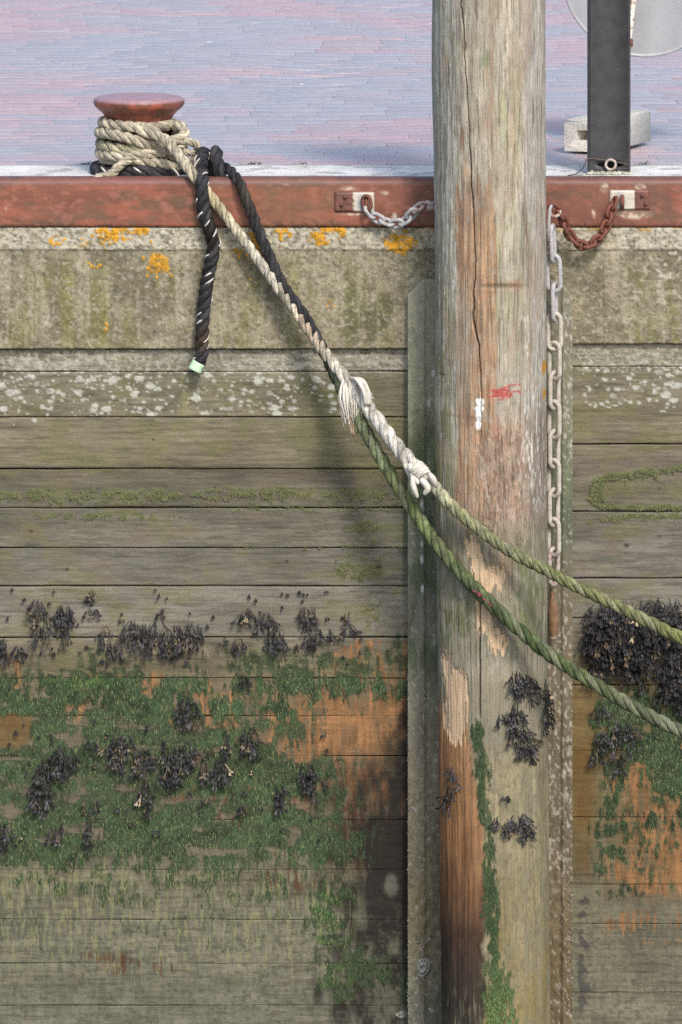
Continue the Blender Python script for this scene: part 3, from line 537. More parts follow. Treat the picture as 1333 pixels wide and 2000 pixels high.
    C = lay(C, .85*box(px, py, 866, 885, 1345, 1400, 5, 15), (.19, .165, .125))
    tc = np.array((.62, .45, .29))*(.75+.5*fbm(arc/3, py/30, 43, 2))[..., None]; C = C*(1-torn[..., None])+tc*torn[..., None]
    mo = pile_moss(px, py, arc); C = lay(C, .8*mo, (.065, .095, .035))
    # paint dabs left on the pile
    rp = ell(px+26*(fbm(arc/40, py/3.4, 71, 2)-.5)*2, py+.25*(px-985), 984, 750, 24, 14, .4); C = lay(C, .85*cover(.8*rp, .5*nz(arc/12, py/2.4, 72, 2)+.5*nz(arc/3, py/3, 74, 2), .15), (.46, .06, .06))
    C = lay(C, .5*ell(px, py, 1000, 545, 14, 9, .6), (.44, .16, .11)); C = lay(C, .4*ell(px, py, 966, 820, 8, 26, .6), (.45, .17, .11))
    wq = np.zeros_like(px)
    for a_, b_, u_, v_ in ((935, 769, 9, 7), (934, 783, 9.5, 7), (933, 798, 7.5, 8), (932, 814, 6.5, 9)): wq = np.maximum(wq, ell(px+2*(fbm(arc/3, py/3, 73, 2)-.5)*2, py, a_, b_, u_, v_, .15))
    C = lay(C, smooth(.4, .6, wq), (.86, .86, .84)); d = d+.001*wq
    C = lay(C, .9*smooth(.4, .6, ell(px, py, 1063, 713, 6, 14, .3)+ell(px, py, 1064, 765, 4, 10, .3)), (.50, .24, .02))
    C = lay(C, .8*ell(px, py, 985, 546, 40, 3.5, .5), (.15, .13, .07)); d = d-.004*ell(px, py, 972, 546, 34, 4, .5)
    C = lay(C, .8*ell(px, py, 864, 723, 7, 3, .5), (.08, .07, .04)); C = lay(C, .6*ell(px, py, 905, 800, 40, 4, .6)*fbm(arc/9, py/4, 3, 2), (.16, .08, .04))
    C = lay(C, .45*ell(px, py, 947, 105, 10, 16, .6), (.12, .22, .12))
    C = lay(C, .4*smooth(.68, .75, fbm(arc/2.4, py/50, 82, 2))*(1-smooth(1000, 1050, py)), (.14, .11, .08))
    C = lay(C, .7*crack, (.06, .042, .03)); C = lay(C, .8*e3, (.04, .03, .02))  # shade inside the cracks painted in as dark colour
    r = rr*S*k+d; xc = (cx-666.5)*S*k
    V = np.stack([xc+r*np.sin(an), PCY-r*np.cos(an), CH+((350-py)*S-CH)*k], -1)
    A = Acc(); A.add(V, gridF(len(rows), len(ang), wrap=True), None, C.reshape(-1, 3))
    # sawn top, out of sight
    t0 = np.arange(len(ang)); A.add(np.concatenate([V[0], V[0].mean(0)[None]]), None, [(len(ang), int((i+1) % len(ang)), int(i)) for i in t0], (.3, .26, .2))
    return A.build('mooring_pile', M['pile'])
def pile_moss(px, py, arc):
    c = np.interp(py, [1380, 1450, 1550, 1650, 1750, 1850, 2000, 2300], [928, 935, 945, 953, 956, 962, 972, 972]); wd = np.interp(py, [1380, 1450, 1700, 1800, 1900, 2000], [13, 15, 17, 20, 30, 38])
    m = np.exp(-((px-c)/wd)**2)*smooth(1360, 1420, py)
    return cover(.72*m, .6*nz(arc/6, py/16, 95)+.4*nz(arc/14, py/40, 96), .16)
pl = tag(pile(), 'thick round timber mooring pile, cracked, with red and white paint dabs', 'mooring pile')
def pile_surf(px, py, out=.0):
    k = (CD+PCY)/CD; lx = np.interp(py, [0, 1000, 2000], [847, 853, 865]); rx = np.interp(py, [0, 1000, 2000], [1067, 1069, 1075]); s = np.clip((px-(lx+rx)/2)/((rx-lx)/2), -1, 1)
    r = (rx-lx)/2*S*k+out
    return np.stack([((lx+rx)/2-666.5)*S*k+r*s, PCY-r*np.sqrt(1-s*s), CH+((350-py)*S-CH)*k], -1)

# ------------------------------------------------------------------ red bollard
BX, BY = P(272, 300, .2)[0], .2
def bollard():
    zt = lambda py: zof(py, .2)
    prof = [(0, zt(184)), (.05, zt(184.6)), (.09, zt(186.5)), (.112, zt(189)), (.1205, zt(192)), (.1238, zt(195.5)), (.124, zt(200)), (.121, zt(206)), (.112, zt(212)), (.101, zt(219)), (.093, zt(227)), (.090, zt(231)), (.086, zt(242)), (.083, zt(260)), (.083, zt(300)), (.085, zt(322)), (.10, zt(331)), (.118, zt(333)), (.122, zt(335)), (.122, -.004)]
    prof, _ = spline(np.array([(r, 0, z) for r, z in prof]), .004); n = 72; a = np.linspace(0, 2*np.pi, n, endpoint=False)
    r = prof[:, 0:1]; z = prof[:, 2:3]; aa = a[None]; rr = r+.0012*(fbm(aa*9/6.28*6+0*z, z*90, 3, 3)-.5)*(r > .05)
    V = np.stack([BX+rr*np.sin(aa), BY-rr*np.cos(aa), z+0*aa], -1)
    nn = fbm(aa*6, z*45, 5, 4); C = np.ones(nn.shape+(3,))*np.array((.22, .072, .044)); C = C*(.65+.7*nn)[..., None]
    C = lay(C, .85*smooth(.48, .62, fbm(aa*5, z*38, 9, 4))*(z < zt(203)), (.115, .055, .035)); C = lay(C, .8*cover(.4+0*z+0*aa, nz(aa*5, z*50, 13, 4), .2), (.34, .085, .055)); C = lay(C, .7*cover(.28+0*z+0*aa, nz(aa*9, z*90, 15, 4), .15), (.10, .05, .035)); C = lay(C, .8*smooth(zt(198), zt(191), z+0*aa), (.40, .27, .31))  # last layer: sky reflection on the head's top painted as dusty lilac
    return mk('bollard', V, gridF(*nn.shape, wrap=True), M['rustbeam'], None, C)
tag(bollard(), 'red rusty iron bollard with a flared flat head standing on the quay edge', 'bollard')

# ------------------------------------------------------------------ ropes
def rope_mesh(A, pts, rad, cols, lay_=3.1, ds=.0045, tracer=None, seed=0, sides=10, sign=1):
    """three-strand rope along pts; rad and cols per control point"""
    pts = np.asarray(pts, float); rad = np.broadcast_to(np.asarray(rad, float), (len(pts),)); cols = np.broadcast_to(np.asarray(cols, float), (len(pts), 3))
    D, s = spline(np.hstack([pts, rad[:, None], cols]), ds); Pp = D[:, :3]; r = D[:, 3]; C = D[:, 4:7]; N = len(Pp)
    T = np.gradient(Pp, axis=0); T /= np.linalg.norm(T, axis=1)[:, None]
    n0 = np.cross(T[0], [.2, .7, .4]); n0 /= np.linalg.norm(n0); Ns = [n0]
    for i in range(1, N):
        v = Ns[-1]-T[i]*np.dot(Ns[-1], T[i]); Ns.append(v/np.linalg.norm(v))
    Ns = np.array(Ns); B = np.cross(T, Ns); L = np.concatenate([[0], np.cumsum(np.diff(s)/(lay_*2*(r[1:]+r[:-1])/2))])
    wob = .12*np.sin(s*37+seed)+.1*np.sin(s*83+seed*2)
    for j in range(3):
        th = sign*2*np.pi*(L+j/3)+wob; rad_dir = np.cos(th)[:, None]*Ns+np.sin(th)[:, None]*B
        rs = r*(.495+.03*np.sin(s*51+j*2+seed)); c = Pp+rad_dir*(r*.53)[:, None]
        t = np.gradient(c, axis=0); t /= np.linalg.norm(t, axis=1)[:, None]; u = rad_dir-t*np.sum(rad_dir*t, 1)[:, None]; u /= np.linalg.norm(u, axis=1)[:, None]; v = np.cross(t, u)
        a = np.linspace(0, 2*np.pi, sides, endpoint=False)
        V = c[:, None]+rs[:, None, None]*(np.cos(a)[None, :, None]*u[:, None]*.95+np.sin(a)[None, :, None]*v[:, None]*1.05)
        uv = np.stack([np.repeat(s, sides), np.tile(a/(2*np.pi), N)], 1)
        Cj = C*((1.22, .98, .82)[j]*(.72+.45*vn(s*45+j*9, s*0, seed+j)+.14*vn(s*200, s*0+j, seed)))[:, None]; gm = smooth(.03, .10, C[:, 1]-C[:, 2])*(C[:, 0] < C[:, 1])*(.62, .12, .0)[j]*nz(s*16, s*0+j, seed+7, 2); Cj = Cj*(1-gm[:, None])+np.array((.30, .28, .20))*gm[:, None]; cc = np.repeat(Cj, sides, 0)
        e = np.concatenate([V.reshape(-1, 3), c[:1], c[-1:]]); tr = []
        for q in range(sides): tr += [(N*sides, (q+1) % sides, q), (N*sides+1, (N-1)*sides+q, (N-1)*sides+(q+1) % sides)]
        A.add(e, gridF(N, sides, wrap=True), tr, np.vstack([cc, C[:1], C[-1:]]), np.vstack([uv, uv[:2]]))
        nh = int(N*.5); ki = rng.integers(2, N-2, nh); aa = rng.uniform(0, 6.283, nh); dr_ = np.cos(aa)[:, None]*u[ki]+np.sin(aa)[:, None]*v[ki]; b_ = c[ki]+dr_*(rs[ki]*.95)[:, None]; dd = dr_*.7+t[ki]*rng.uniform(-1, 1, nh)[:, None]+rng.normal(0, .4, (nh, 3)); e2 = b_+dd*rng.uniform(.002, .007, nh)[:, None]; sd = np.cross(dd, dr_); sd /= np.linalg.norm(sd, axis=1)[:, None]+1e-9
        A.add(np.stack([b_-sd*.0004, b_+sd*.0004, e2], 1).reshape(-1, 3), None, np.arange(nh*3).reshape(-1, 3), np.repeat(np.clip(Cj[ki]*1.15, 0, .8), 3, 0), np.zeros((nh*3, 2)))
        if tracer is not None and j in (0, 1):
            ph = (np.sin(s*115+j*2+seed)+.5*np.sin(s*47+seed) > .1); p = c+(u*np.cos(.9*np.sin(s*14+j))[:, None]+v*np.sin(.9*np.sin(s*14+j))[:, None])*(rs*1.0)[:, None]
            i = 0
            while i < N:
                if ph[i]:
                    k = i
                    while k < N and ph[k]: k += 1
                    if k-i > 3: A.U.append(np.zeros(((k-i)*5+2, 2))); tube(A, p[i:k], 0.0021*np.sin(np.linspace(.3, math.pi-.3, k-i))+.0008, 5, (.78, .73, .68))
                    i = k
                i += 1
    return Pp
def Q3(*t): return np.array([P(a, b, c) for a, b, c in t])
def coil(seq, R0):
    """points round the bollard: (angle degrees, photo row at that place, extra radius)"""
    out = []
    for a, py, e in seq:
        q = R(a); y = BY-(R0+e)*math.cos(q); out.append((BX+(R0+e)*math.sin(q), y, zof(py, y)))
    return np.array(out)
hemp = (.60, .54, .41); hempg = (.52, .49, .33); pale = (.68, .64, .54); white = (.70, .67, .59); mixg = (.38, .38, .22)
Rw = .0158; rc = .083+Rw
wr = tag(empty('mooring_rope', P(272, 300, .1)), 'pale twisted mooring rope coiled round the red bollard, with a frayed white splice', 'rope', 'mooring ropes')
A = Acc()
rope_mesh(A, coil([(150, 246, 0), (110, 243, 0), (70, 243, 0), (25, 249, .002), (-15, 247, .002), (-55, 243, 0), (-95, 238, 0), (-140, 242, 0), (-180, 250, 0), (-220, 256, 0), (-265, 262, .006)], rc), Rw, hemp, seed=1)
rope_mesh(A, coil([(-150, 252, .004), (-110, 256, .006), (-75, 259, .010), (-45, 261, .014), (-18, 268, .016), (2, 277, .014), (22, 286, .008), (45, 290, .002), (80, 287, 0), (130, 282, 0), (180, 274, 0), (225, 272, .0), (262, 277, .004), (290, 283, .006), (320, 288, .006), (345, 291, .004), (370, 294, 0), (395, 300, -.002), (430, 306, 0), (480, 300, 0), (540, 296, 0)], rc), Rw, [hemp]*10+[hempg]*11, seed=2)
rope_mesh(A, coil([(180, 290, 0), (225, 288, 0), (262, 294, .006), (290, 301, .008), (320, 305, .010), (350, 305, .012), (372, 302, .014), (396, 297, .014), (425, 296, .008), (470, 295, 0), (540, 300, 0), (600, 308, 0), (660, 312, .0), (715, 312, .006), (738, 316, .014), (762, 323, .018), (790, 330, .012), (830, 322, .002), (880, 312, 0)], rc), Rw, hemp, seed=3)
# tucked tail at the lower left of the coil
rope_mesh(A, Q3((186, 349, .035), (203, 346, .045), (221, 338, .055), (236, 322, .07), (256, 309, .085)), Rw*.86, hemp, seed=4)
# hitch over the top of the running part, and the small loop on the right
rope_mesh(A, np.vstack([coil([(110, 262, .004), (80, 262, .006)], rc), Q3((349, 246, .12), (360, 253, .105), (358, 265, .092), (345, 273, .082), (328, 276, .080))]), Rw*.95, hemp, seed=5)
rope_mesh(A, Q3((340, 290, .10), (352, 283, .090), (366, 276, .085), (380, 280, .09), (387, 293, .10), (384, 307, .10), (374, 316, .09), (360, 312, .09)), Rw*.78, hemp, seed=6)
rope_mesh(A, Q3((360, 285, .1), (364, 296, .09), (372, 300, .09), (380, 296, .1)), Rw*.6, hemp, seed=16)
# running part, bollard to splice to the right-hand edge of the picture
run = [(272, 259, .10, 1, hemp), (283, 259, .088, 1, hemp), (304, 263, .072, 1, hemp), (326, 275, .052, 1, hemp), (341, 291, .032, 1, hemp), (362, 319, .008, 1, hemp), (385, 350, -.016, 1, (.54, .48, .33)), (419, 393, -.026, .98, (.54, .46, .29)), (452, 437, -.030, .95, (.60, .55, .40)), (505, 508, -.040, .95, (.66, .62, .51)), (560, 584, -.055, .98, (.64, .58, .46)), (600, 640, -.072, 1, (.58, .46, .34)), (640, 697, -.095, 1.05, (.60, .55, .44)), (672, 735, -.120, 1.15, pale), (700, 770, -.15, 1.3, white), (740, 825, -.195, 1.35, white), (775, 872, -.235, 1.35, white), (806, 906, -.270, 1.35, white), (838, 938, -.305, 1.1, (.6, .59, .48)), (880, 985, -.345, 1.08, mixg), (940, 1037, -.375, 1.05, (.31, .32, .17)), (1005, 1082, -.40, 1.0, (.27, .29, .15)), (1060, 1110, -.42, 1.0, (.24, .26, .12)), (1120, 1143, -.44, 1.0, (.23, .25, .11)), (1200, 1181, -.47, 1.05, (.25, .26, .12)), (1270, 1216, -.50, 1.1, (.24, .25, .12)), (1350, 1254, -.53, 1.12, (.25, .27, .10)), (1650, 1380, -.65, 1.1, (.22, .26, .08))]
rope_mesh(A, [P(*q[:3]) for q in run], [Rw*q[3] for q in run], [q[4] for q in run], seed=8)
attach(A.build('strand', M['rope']), wr)
# frayed tassel and the whipped splice
def fibres(A, n, p0, p1, s0, s1, rad, col, sag=.0):
    for i in range(n):
        u = rng.uniform(-1, 1); a = np.array(p0)+np.array([u*s0, rng.uniform(-.004, .004), rng.uniform(-.004, .004)]); b = np.array(p1)+np.array([u*s1+rng.normal(0, .003), rng.uniform(-.012, .012), rng.normal(0, .012)])
        m = (a+b)/2+[u*s1*.55, -.012*rng.random()-sag, .006]
        q, _ = spline([a, m, b], .006); tube(A, q, rad*np.linspace(1, .55, len(q)), 5, np.array(col)*rng.uniform(.75, 1.12))
A = Acc()
fibres(A, 46, P(678, 742, -.135), P(686, 822, -.15), .012, .021, .0030, white, .012)
fibres(A, 14, P(690, 790, -.15), P(697, 838, -.15), .008, .014, .0028, (.52, .38, .26))
attach(A.build('frayed_tassel', M['tint']), wr)
A = Acc()
for i in range(16):
    u = rng.uniform(-1, 1); q, _ = spline([P(688+u*3, 738, -.145), P(703+u*7, 742, -.175), P(716+u*6, 766, -.195), P(719+u*5, 790, -.195)], .005); tube(A, q, .0036, 6, np.array(white)*rng.uniform(.85, 1.1))
attach(A.build('splice_whipping', M['tint']), wr); A = Acc()
for i in range(9):
    t0 = rng.uniform(0, 1); c = P(812+16*t0, 912+18*t0, -.30); ax = np.array([.62, -.2, -.75]); ax /= np.linalg.norm(ax); u = np.cross(ax, [0, 1, 0]); u /= np.linalg.norm(u); v = np.cross(ax, u); rr = rng.uniform(.015, .020)
    tube(A, [c+ax*(.012*math.sin(q)*rng.choice([-1, 1])*0+.006*math.sin(q+i))+rr*(math.cos(q)*u+math.sin(q)*v) for q in np.linspace(0, 2*np.pi, 22, endpoint=False)], .0058, 6, np.array(white)*rng.uniform(.8, 1.08), wrap=True)
for (a, b, c, r_) in (((806, 930, -.31), (808, 950, -.315), (816, 972, -.31), .0085), ((822, 935, -.32), (836, 952, -.325), (829, 966, -.32), .010), ((800, 905, -.30), (806, 925, -.305), (818, 945, -.32), .009), ((838, 925, -.33), (846, 935, -.335), (852, 950, -.33), .009), ((790, 905, -.275), (800, 925, -.28), (810, 940, -.29), .008)):
    q, _ = spline([P(*a), P(*b), P(*c)], .004); tube(A, q, r_*np.sin(np.linspace(.7, math.pi-.5, len(q))), 7, np.array(white)*rng.uniform(.82, 1.05))
attach(A.build('splice_knot', M['tint']), wr)

dk = (.046, .045, .050); dkb = (.075, .052, .036); Rd = .0195
dr = tag(empty('mooring_rope', P(400, 320, .05)), 'black rope with white flecks over the quay edge, its short taped end hanging down', 'rope', 'mooring ropes')
A = Acc(); TR = True
rope_mesh(A, coil([(210, 322, .02), (250, 326, .02), (285, 331, .018), (305, 335, .018), (330, 338, .012), (352, 335, .012), (372, 334, .014), (396, 338, .018), (420, 341, .02), (450, 340, .03)], .10), Rd*.92, dk, 3.3, tracer=TR, seed=21)
rope_mesh(A, np.vstack([coil([(450, 345, .03)], .10), Q3((392, 340, .11), (404, 318, .115), (402, 303, .085), (396, 299, .062), (393, 311, .038), (394, 334, .008), (395, 352, -.022), (396, 380, -.028), (401, 420, -.027), (412, 455, -.025), (417, 475, -.026), (415, 500, -.026), (407, 535, -.022), (401, 580, -.020), (397, 625, -.019), (395, 665, -.020), (394, 695, -.021), (385, 716, -.024))]), [Rd]*9+[Rd*1.0]*3+[Rd*.98]*7, [dk]*10+[(.032, .025, .022)]*2+[dk]*4+[dkb]+[dk]*2, 2.3, tracer=TR, seed=22)
rope_mesh(A, Q3((408, 345, .12), (416, 325, .125), (421, 303, .10), (422, 298, .075), (424, 312, .055), (428, 335, .045), (436, 346, .05)), Rd*1.0, dk, 3.0, tracer=TR, seed=23)
attach(A.build('tail', M['darkrope']), dr)
A = Acc()
gl = [(418, 340, .07, dk), (432, 327, .055, dk), (448, 331, .035, (.035, .035, .04)), (460, 345, .004, (.045, .042, .045)), (469, 358, -.020, (.06, .055, .05)), (477, 380, -.024, (.07, .06, .05)), (492, 418, -.028, (.055, .05, .05)), (511, 466, -.032, (.05, .05, .055)), (531, 512, -.036, (.05, .05, .055)), (552, 556, -.044, (.042, .042, .045)), (598, 622, -.064, (.04, .04, .045)), (632, 684, -.084, (.045, .05, .045)), (662, 745, -.108, (.07, .09, .05)), (690, 795, -.14, (.13, .16, .08)), (722, 855, -.17, (.18, .21, .12)), (756, 915, -.20, (.18, .22, .11)), (792, 972, -.23, (.19, .235, .095)), (850, 1058, -.285, (.165, .20, .09)), (905, 1124, -.335, (.115, .145, .065)), (960, 1180, -.365, (.10, .13, .06)), (1015, 1231, -.385, (.10, .14, .055)), (1075, 1280, -.405, (.11, .15, .06)), (1160, 1335, -.44, (.12, .15, .065)), (1250, 1388, -.48, (.14, .16, .09)), (1345, 1436, -.52, (.15, .16, .10)), (1650, 1580, -.64, (.14, .16, .09))]
rope_mesh(A, [P(*q[:3]) for q in gl], [Rd*.95*(.80 if q[0] < 470 else .88 if q[0] < 650 else 1) for q in gl], [q[3] for q in gl], 3.2, tracer=None, seed=25)
lp = attach(A.build('long_part', M['darkrope']), dr); lp['label'] = 'long part of the rope, black at the quay edge and overgrown with green moss lower down'
A = Acc()
q, _ = spline(Q3((389, 708, -.023), (384, 717, -.024), (380, 725, -.026)), .003); tube(A, q, Rd*.98, 14)
attach(A.build('end_tape', M['tape']), dr)
A = Acc()      # a few red yarns showing through the moss
for px_, py_ in ((927, 1155), (936, 1163), (947, 1172), (960, 1183), (938, 1160), (955, 1178)):
    c = P(px_, py_, -.378); tube(A, [c+[-.005, .003, .003], c+[0, -.001, 0], c+[.005, .003, -.004]], .0026, 6, (.26, .06, .09))
attach(A.build('red_yarn', M['tint']), dr)

# ------------------------------------------------------------------ chains
def link_ring(L, W, d, n=26):
    """closed stadium-shaped link in the x-z plane, length L along z"""
    r = (W-d)/2; h = (L-d)/2-r; pts = []
    for q in np.linspace(0, math.pi, n//2): pts.append((r*math.cos(q), 0, h+r*math.sin(q)))
    for q in np.linspace(math.pi, 2*math.pi, n//2): pts.append((r*math.cos(q), 0, -h+r*math.sin(q)))
    A = Acc(); tube(A, pts, d/2, 8, wrap=True); return A
def chain(root, path, L, W, d, rots, mats, pitch=None):
    D, s = spline(path, .001); pitch = pitch or (L-2*d)*1.02; n = int(s[-1]/pitch)+1; cache = {}
    for i in range(n):
        t = min(i*pitch, s[-1]); k = min(np.searchsorted(s, t), len(D)-2); T = Vector(D[k+1]-D[max(k-1, 0)]).normalized()
        z = T; x = Vector((0, -1, 0)).cross(z); x = x.normalized() if x.length > 1e-4 else Vector((1, 0, 0)); y = z.cross(x)
        m = mats(i, n)
        if m not in cache: o = link_ring(L, W, d).build('link', M[m]); cache[m] = o.data
        else: o = bpy.data.objects.new('link', cache[m]); COL.objects.link(o)
        Mx = Matrix((x, y, z)).transposed().to_4x4() @ Matrix.Rotation(rots(i), 4, 'Z'); Mx.translation = Vector(D[k])
        o.parent = root; o.matrix_parent_inverse = Matrix.Translation(-root.location); o.matrix_basis = Mx
px_ = 1.0*S
c1 = tag(empty('chain', P(718, 395, -.02)), 'short sagging chain left of the pile, white links turning rusty at the pile', 'chain', 'chains fixed to the quay edge')
chain(c1, Q3((717, 396, -.022), (720, 410, -.024), (733, 424, -.026), (752, 432, -.03), (772, 437, -.035), (792, 431, -.042), (806, 417, -.05), (818, 405, -.06), (836, 402, -.075), (852, 401, -.09)), 34*S, 25*S, 7.5*S, lambda i: .5+(i % 2)*math.pi/2, lambda i, n: 'rust' if i == 0 else 'galv' if i < n*.62 else 'galvrust')
c2 = tag(empty('chain', P(1205, 385, -.02)), 'short red rusty chain hanging in a loop right of the pile', 'chain', 'chains fixed to the quay edge')
chain(c2, Q3((1084, 408, -.09), (1097, 418, -.08), (1104, 438, -.07), (1116, 462, -.06), (1138, 479, -.05), (1158, 475, -.04), (1176, 458, -.034), (1187, 434, -.03), (1196, 408, -.026), (1204, 386, -.022)), 32*S, 24*S, 8*S, lambda i: .4+(i % 2)*math.pi/2, lambda i, n: 'rust')
c3 = tag(empty('chain', P(1083, 470, -.08)), 'long zinc chain hanging straight down the right side of the pile', 'chain', 'chains fixed to the quay edge')
chain(c3, Q3((1080, 476, -.085), (1083, 600, -.08), (1083, 800, -.08), (1082, 1000, -.08), (1082, 1140, -.08)), 80*S, 35*S, 9.6*S, lambda i: ((i+1) % 2)*math.pi/2+.25 if i < 4 else .72+(i % 2)*math.pi/2, lambda i, n: 'galv' if i < 3 else 'palezinc' if i < 11 else 'galvrust', pitch=57*S)
A = Acc()
tube(A, Q3((1071, 470, -.10), (1072, 440, -.102), (1074, 410, -.104), (1077, 402, -.10), (1083, 403, -.09)), .0048, 8)
attach(A.build('hook', M['galv']), c3)
A = Acc(); tube(A, [P(1084, 412, -.09)+[.014*math.cos(q), .006*math.sin(q), .014*math.sin(q)] for q in np.linspace(0, 2*math.pi, 20, endpoint=False)], .005, 8, wrap=True)
attach(A.build('ring', M['galvrust']), c3)
g = G('brown_iron', .8); g.color(g.mix(g.mr(g.noise(g.pos(), 60, 5), .4, .6), (.24, .16, .09), (.19, .10, .06)))
A = Acc(); xs = [(1078, 1150, 3), (1079, 1166, 4), (1081, 1180, 9), (1082, 1200, 10), (1082, 1236, 9.5), (1083, 1244, 5)]; V = []
for cx, cy, hw in xs: V += [P(cx-hw, cy, -.062), P(cx-hw+1.5, cy, -.074), P(cx+hw-1.5, cy, -.074), P(cx+hw, cy, -.062)]
A.add(V, gridF(len(xs), 4)); attach(A.build('end_plate', g.m, shade=False), c3)

# ------------------------------------------------------------------ black post, sign, concrete foot, grass tufts
def steel_post():
    y0 = .155; th = P(0, 0, y0); X = lambda p: P(p, 0, y0)[0]; zb = 0.0; zt = zof(-380, y0); dpt = .085
    post = tag(empty('steel_post', (X(1191), y0, 0)), 'black square steel post standing on the quay edge right of the pile', 'post')
    A = Acc(); outl = [(X(1150), y0+dpt), (X(1150), y0+.003), (X(1151.5), y0), (X(1159), y0), (X(1161), y0+.004), (X(1225), y0+.004), (X(1227), y0), (X(1230.5), y0), (X(1232), y0+.003), (X(1232), y0+dpt)]
    zs = np.concatenate([[zb, zof(333, y0), zof(331, y0)], np.linspace(zof(311, y0), zt, 60)]); o = np.array(outl)
    # front panel is cut away at the foot in an almond-shaped opening
    n = len(o); V = np.array([[(a, b, z) for a, b in o] for z in zs]); F = []
    for r_ in range(len(zs)-1):
        for c in range(n):
            if c == 4 and r_ == 2: continue
            F.append((r_*n+c, r_*n+(c+1) % n, (r_+1)*n+(c+1) % n, (r_+1)*n+c))
    px = PX(V[..., 0], y0); py = 350-(CH+(V[..., 2]-CH)*CD/(CD+y0))/S
    A.add(V, F, None, (.026, .026, .03))
    za, zc = zof(331, y0), zof(311, y0); xm, zm = X(1193), (za+zc)/2; hw, hz = (X(1225)-X(1161))/2, (zc-za)/2; yy = y0+.004; m = 32
    outer = []; inner = []
    for q in np.linspace(0, 2*np.pi, m, endpoint=False):
        c_, s_ = math.cos(q), math.sin(q); e = max(abs(c_), abs(s_)); outer.append((xm+hw*c_/e, yy, zm+hz*s_/e)); inner.append((xm+hw*.84*c_, yy, zm-.001+hz*.80*s_*(1-.55*c_*c_)))
    back = [(a, yy+.05, c) for a, b, c in inner]
    A.add(outer+inner+back, [(i, (i+1) % m, m+(i+1) % m, m+i) for i in range(m)]+[(m+i, m+(i+1) % m, 2*m+(i+1) % m, 2*m+i) for i in range(m)], None, (.03, .028, .028))
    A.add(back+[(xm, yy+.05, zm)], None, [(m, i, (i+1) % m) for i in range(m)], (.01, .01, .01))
    g = G('black_painted_steel', .55, .4); v = g.pos(); n1 = g.noise(v, 30, 5, .6); n2 = g.noise(v, 130, 4, .7); c = g.mix(g.mr(n1, .35, .65), (.040, .040, .045), (.060, .060, .064)); c = g.mix(g.math('MULTIPLY', g.mr(n2, .68, .72), .7), c, (.28, .22, .2)); g.color(c); g.bump(n2, .3, .001)
    attach(A.build('post_body', g.m, shade=False), post)
    B = Acc(); c = np.array((xm, y0-.006, zof(321, y0))); tube(B, [c+[.0135*math.cos(q), 0, .0135*math.sin(q)] for q in np.linspace(0, 2*math.pi, 20, endpoint=False)], .0036, 8, wrap=True)
    tube(B, [c+[.0135, .0, 0], c+[.0135, .04, 0]], .003, 6); attach(B.build('pipe_end', M['galvrust']), post)
    B = Acc(); q, _ = spline([(X(1230), y0-.003, zof(322, y0)), (X(1200), y0-.006, zof(315, y0)), (X(1170), y0-.004, zof(311, y0)), (X(1148), y0-.003, zof(310, y0)), (X(1143), y0-.01, zof(320, y0)), (X(1136), y0-.04, zof(330, y0-.04)), (X(1122), y0-.07, zof(340, y0-.07)), (X(1108), y0-.09, .003)], .004)
    tube(B, q, .0019, 6); w_ = attach(B.build('wire', M['darkiron']), post)
    # weld bead and flaking paint at the foot
    B = Acc()
    for i in range(34): 
        p = np.array((X(1148+84*i/33), y0-.006+rng.uniform(-.006, .002), .002)); a = np.linspace(0, 2*np.pi, 6, endpoint=False); r_ = rng.uniform(.004, .010)
        B.add([p+[r_*math.cos(t), r_*math.sin(t), -.004] for t in a]+[p+[0, 0, r_*.7]], None, [(i_, (i_+1) % 6, 6) for i_ in range(6)], np.array((.45, .45, .36))*rng.uniform(.6, 1.2))
    attach(B.build('mortar_bed', M['concrete']), post)
steel_post()
